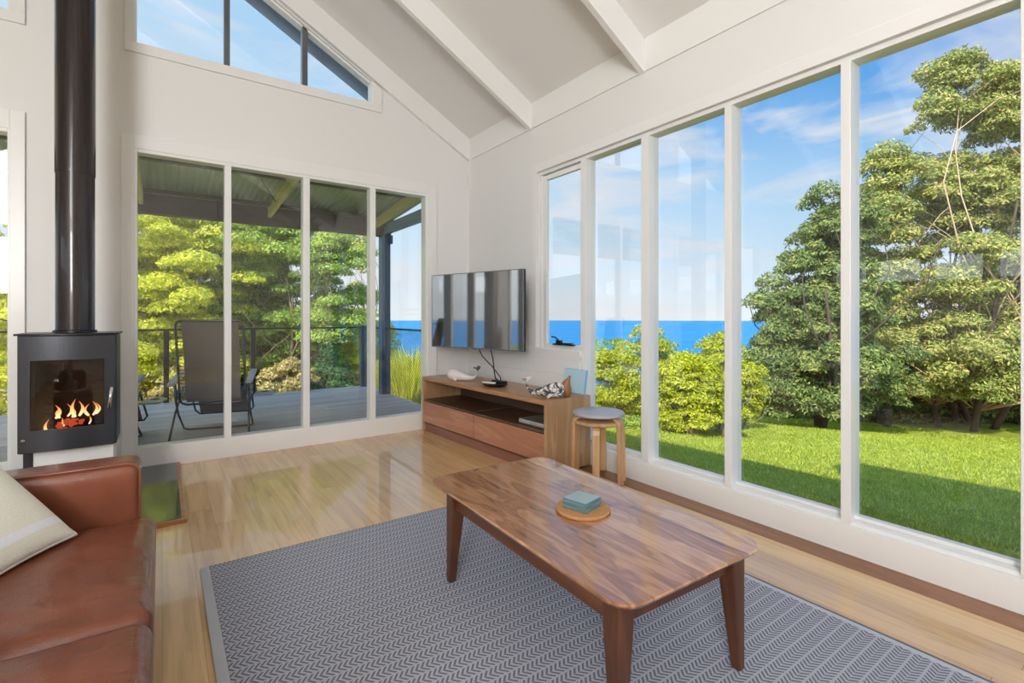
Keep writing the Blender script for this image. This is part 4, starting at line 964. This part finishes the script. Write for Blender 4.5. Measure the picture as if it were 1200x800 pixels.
for i, (px, w_) in enumerate(((60, 'seen left of the stove'), (140, 'behind the flue side of the deck'), (215, 'behind the reclining chair'), (275, 'right of the reclining chair'), (335, 'behind the dry bush'), (375, 'behind the conifer'), (408, 'behind the corner rail post'))):
    shrub('leafy green bush on the slope beyond the deck, '+w_, px, 412+6*(i % 2), 17+i % 3, 1.6, 1.45, (M['leaf_lime'], M['leaf_green'])[i % 2], 130, leaf=.06, rr=(.28, .5), dens=1100, group='leafy bushes on the slope beyond the deck', name='green_bush', cat='bush')
# tussock shrub right of the post
x, y, _ = at(482, 455, 11.5); zg = ground(x, y)-.05; t = thing('tussock_shrub', 'long-leaved yellow-green tussock shrub right of the blue veranda post', 'shrub', (x, y, zg))
zt = at(482, 400, 11.5)[2]-zg; n = 9000
an = RNG.random(n)*2*PI; r0 = RNG.random(n)**.5*.95; hh = zt*(.6+.4*RNG.random(n))*(1-.3*(r0/.95)**2); lean = .12+.35*RNG.random(n)
bxv = r0*np.cos(an); byv = r0*np.sin(an); zz0 = hh*RNG.random(n)*.85; tx = bxv+np.cos(an)*lean*.5; ty = byv+np.sin(an)*lean*.5; w2 = .012
V = np.zeros((n, 3, 3)); pa = an+PI/2*RNG.random(n)
V[:, 0] = np.c_[bxv-np.cos(pa)*w2, byv-np.sin(pa)*w2, zz0]; V[:, 1] = np.c_[bxv+np.cos(pa)*w2, byv+np.sin(pa)*w2, zz0]; V[:, 2] = np.c_[tx, ty, np.minimum(hh, zz0+.5)]
quick('foliage', V.reshape(-1, 3), np.arange(3*n).reshape(n, 3), M['leaf_lime'], t, 3)
MB().tube([(0, 0, 0), (.05, 0, zt*.5)], [.05, .02], 7).build('stem', M['bark_dark'], t)

# ------------------------------------------------------------------ light
w = bpy.data.worlds.new('sky'); SC.world = w; w.use_nodes = True; nt = w.node_tree; nt.nodes.clear()
class WG(NG):
    def __init__(s): s.nt = nt; s.b = None
g = WG()
tc = g.n('ShaderNodeTexCoord'); sp = g.n('ShaderNodeSeparateXYZ'); g.l(tc.outputs['Generated'], sp.inputs[0])
side = g.math('ADD', g.math('MULTIPLY', sp.outputs[0], .9), g.math('MULTIPLY', sp.outputs[1], -.5))
kk = g.math('ADD', sp.outputs[2], g.math('MULTIPLY', g.math('MULTIPLY', g.math('MAXIMUM', sp.outputs[2], 0.0), side), .9))
sky = g.ramp(kk, [(0, lin(240,247,252)), (.06, lin(226,241,254)), (.18, lin(204,231,254)), (.36, lin(172,216,254)), (.58, lin(98,172,242)), (1, lin(70,140,226))])
mp = g.n('ShaderNodeMapping'); mp.inputs['Scale'].default_value = (1.6, 1.6, 7); mp.inputs['Rotation'].default_value = (.12, .1, .3); g.l(tc.outputs['Generated'], mp.inputs[0])
cl = g.noise(mp.outputs[0], 2.1, 5, .55, .7)
clf = g.ramp(cl, [(.47, (0, 0, 0, 1)), (.68, (1, 1, 1, 1))])
clf = g.math('MULTIPLY', clf, .85)
skyc = g.mix(clf, sky, lin(232,236,246))
bg = g.n('ShaderNodeBackground'); g.l(skyc, bg.inputs[0])
dt = g.n('ShaderNodeVectorMath', operation='DOT_PRODUCT'); g.l(tc.outputs['Generated'], dt.inputs[0]); dt.inputs[1].default_value = Vector((-1, -.5, 1.0)).normalized()
gl_ = g.n('ShaderNodeMapRange', interpolation_type='SMOOTHSTEP'); gl_.inputs[1].default_value = .30; gl_.inputs[2].default_value = .95; gl_.inputs[3].default_value = 1.0; gl_.inputs[4].default_value = 4.0
g.l(dt.outputs['Value'], gl_.inputs[0]); g.l(gl_.outputs[0], bg.inputs[1])   # the sky is brightest round the sun
out = g.n('ShaderNodeOutputWorld'); g.l(bg.outputs[0], out.inputs[0])
sd = bpy.data.lights.new('sun', 'SUN'); sd.energy = 7.2; sd.angle = math.radians(.6); sd.color = (1, .93, .80)
so = bpy.data.objects.new('sun', sd); COL.objects.link(so); so.rotation_euler = Vector((1, .5, -1.0)).to_track_quat('-Z', 'Y').to_euler(); so.location = (-10, -5, 12)
def area(nm, loc, tgt, sx, sy, p, col=(1, .98, .95)):
    a = bpy.data.lights.new(nm, 'AREA'); a.shape = 'RECTANGLE'; a.size = sx; a.size_y = sy; a.energy = p; a.color = col
    o = bpy.data.objects.new(nm, a); COL.objects.link(o); o.location = loc; o.rotation_euler = (Vector(tgt)-Vector(loc)).to_track_quat('-Z', 'Y').to_euler(); return o
area('room_fill', (-2.7, -2.2, 3.7), (.8, 2.5, 1.2), 1.6, 1.6, 120, (.98, .985, .99))  # added fill light behind the camera, brightens the room; no fitting
area('ceiling_fill', (-2.6, -2.6, 2.2), (0, 1.5, 4.6), 1.2, 1.2, 225, (.985, .985, .985))  # second added fill, aimed up so the ceiling bounces it; no fitting
SC.view_settings.view_transform = 'Standard'; SC.view_settings.look = 'None'; SC.view_settings.gamma = 1; SC.view_settings.use_curve_mapping = False
SC.view_settings.exposure = 0.0
SC.cycles.max_bounces = 10; SC.cycles.diffuse_bounces = 5; SC.cycles.transparent_max_bounces = 24; SC.cycles.glossy_bounces = 4
SC.cycles.sample_clamp_indirect = 6; SC.cycles.use_denoising = True; SC.cycles.caustics_reflective = False; SC.cycles.caustics_refractive = False
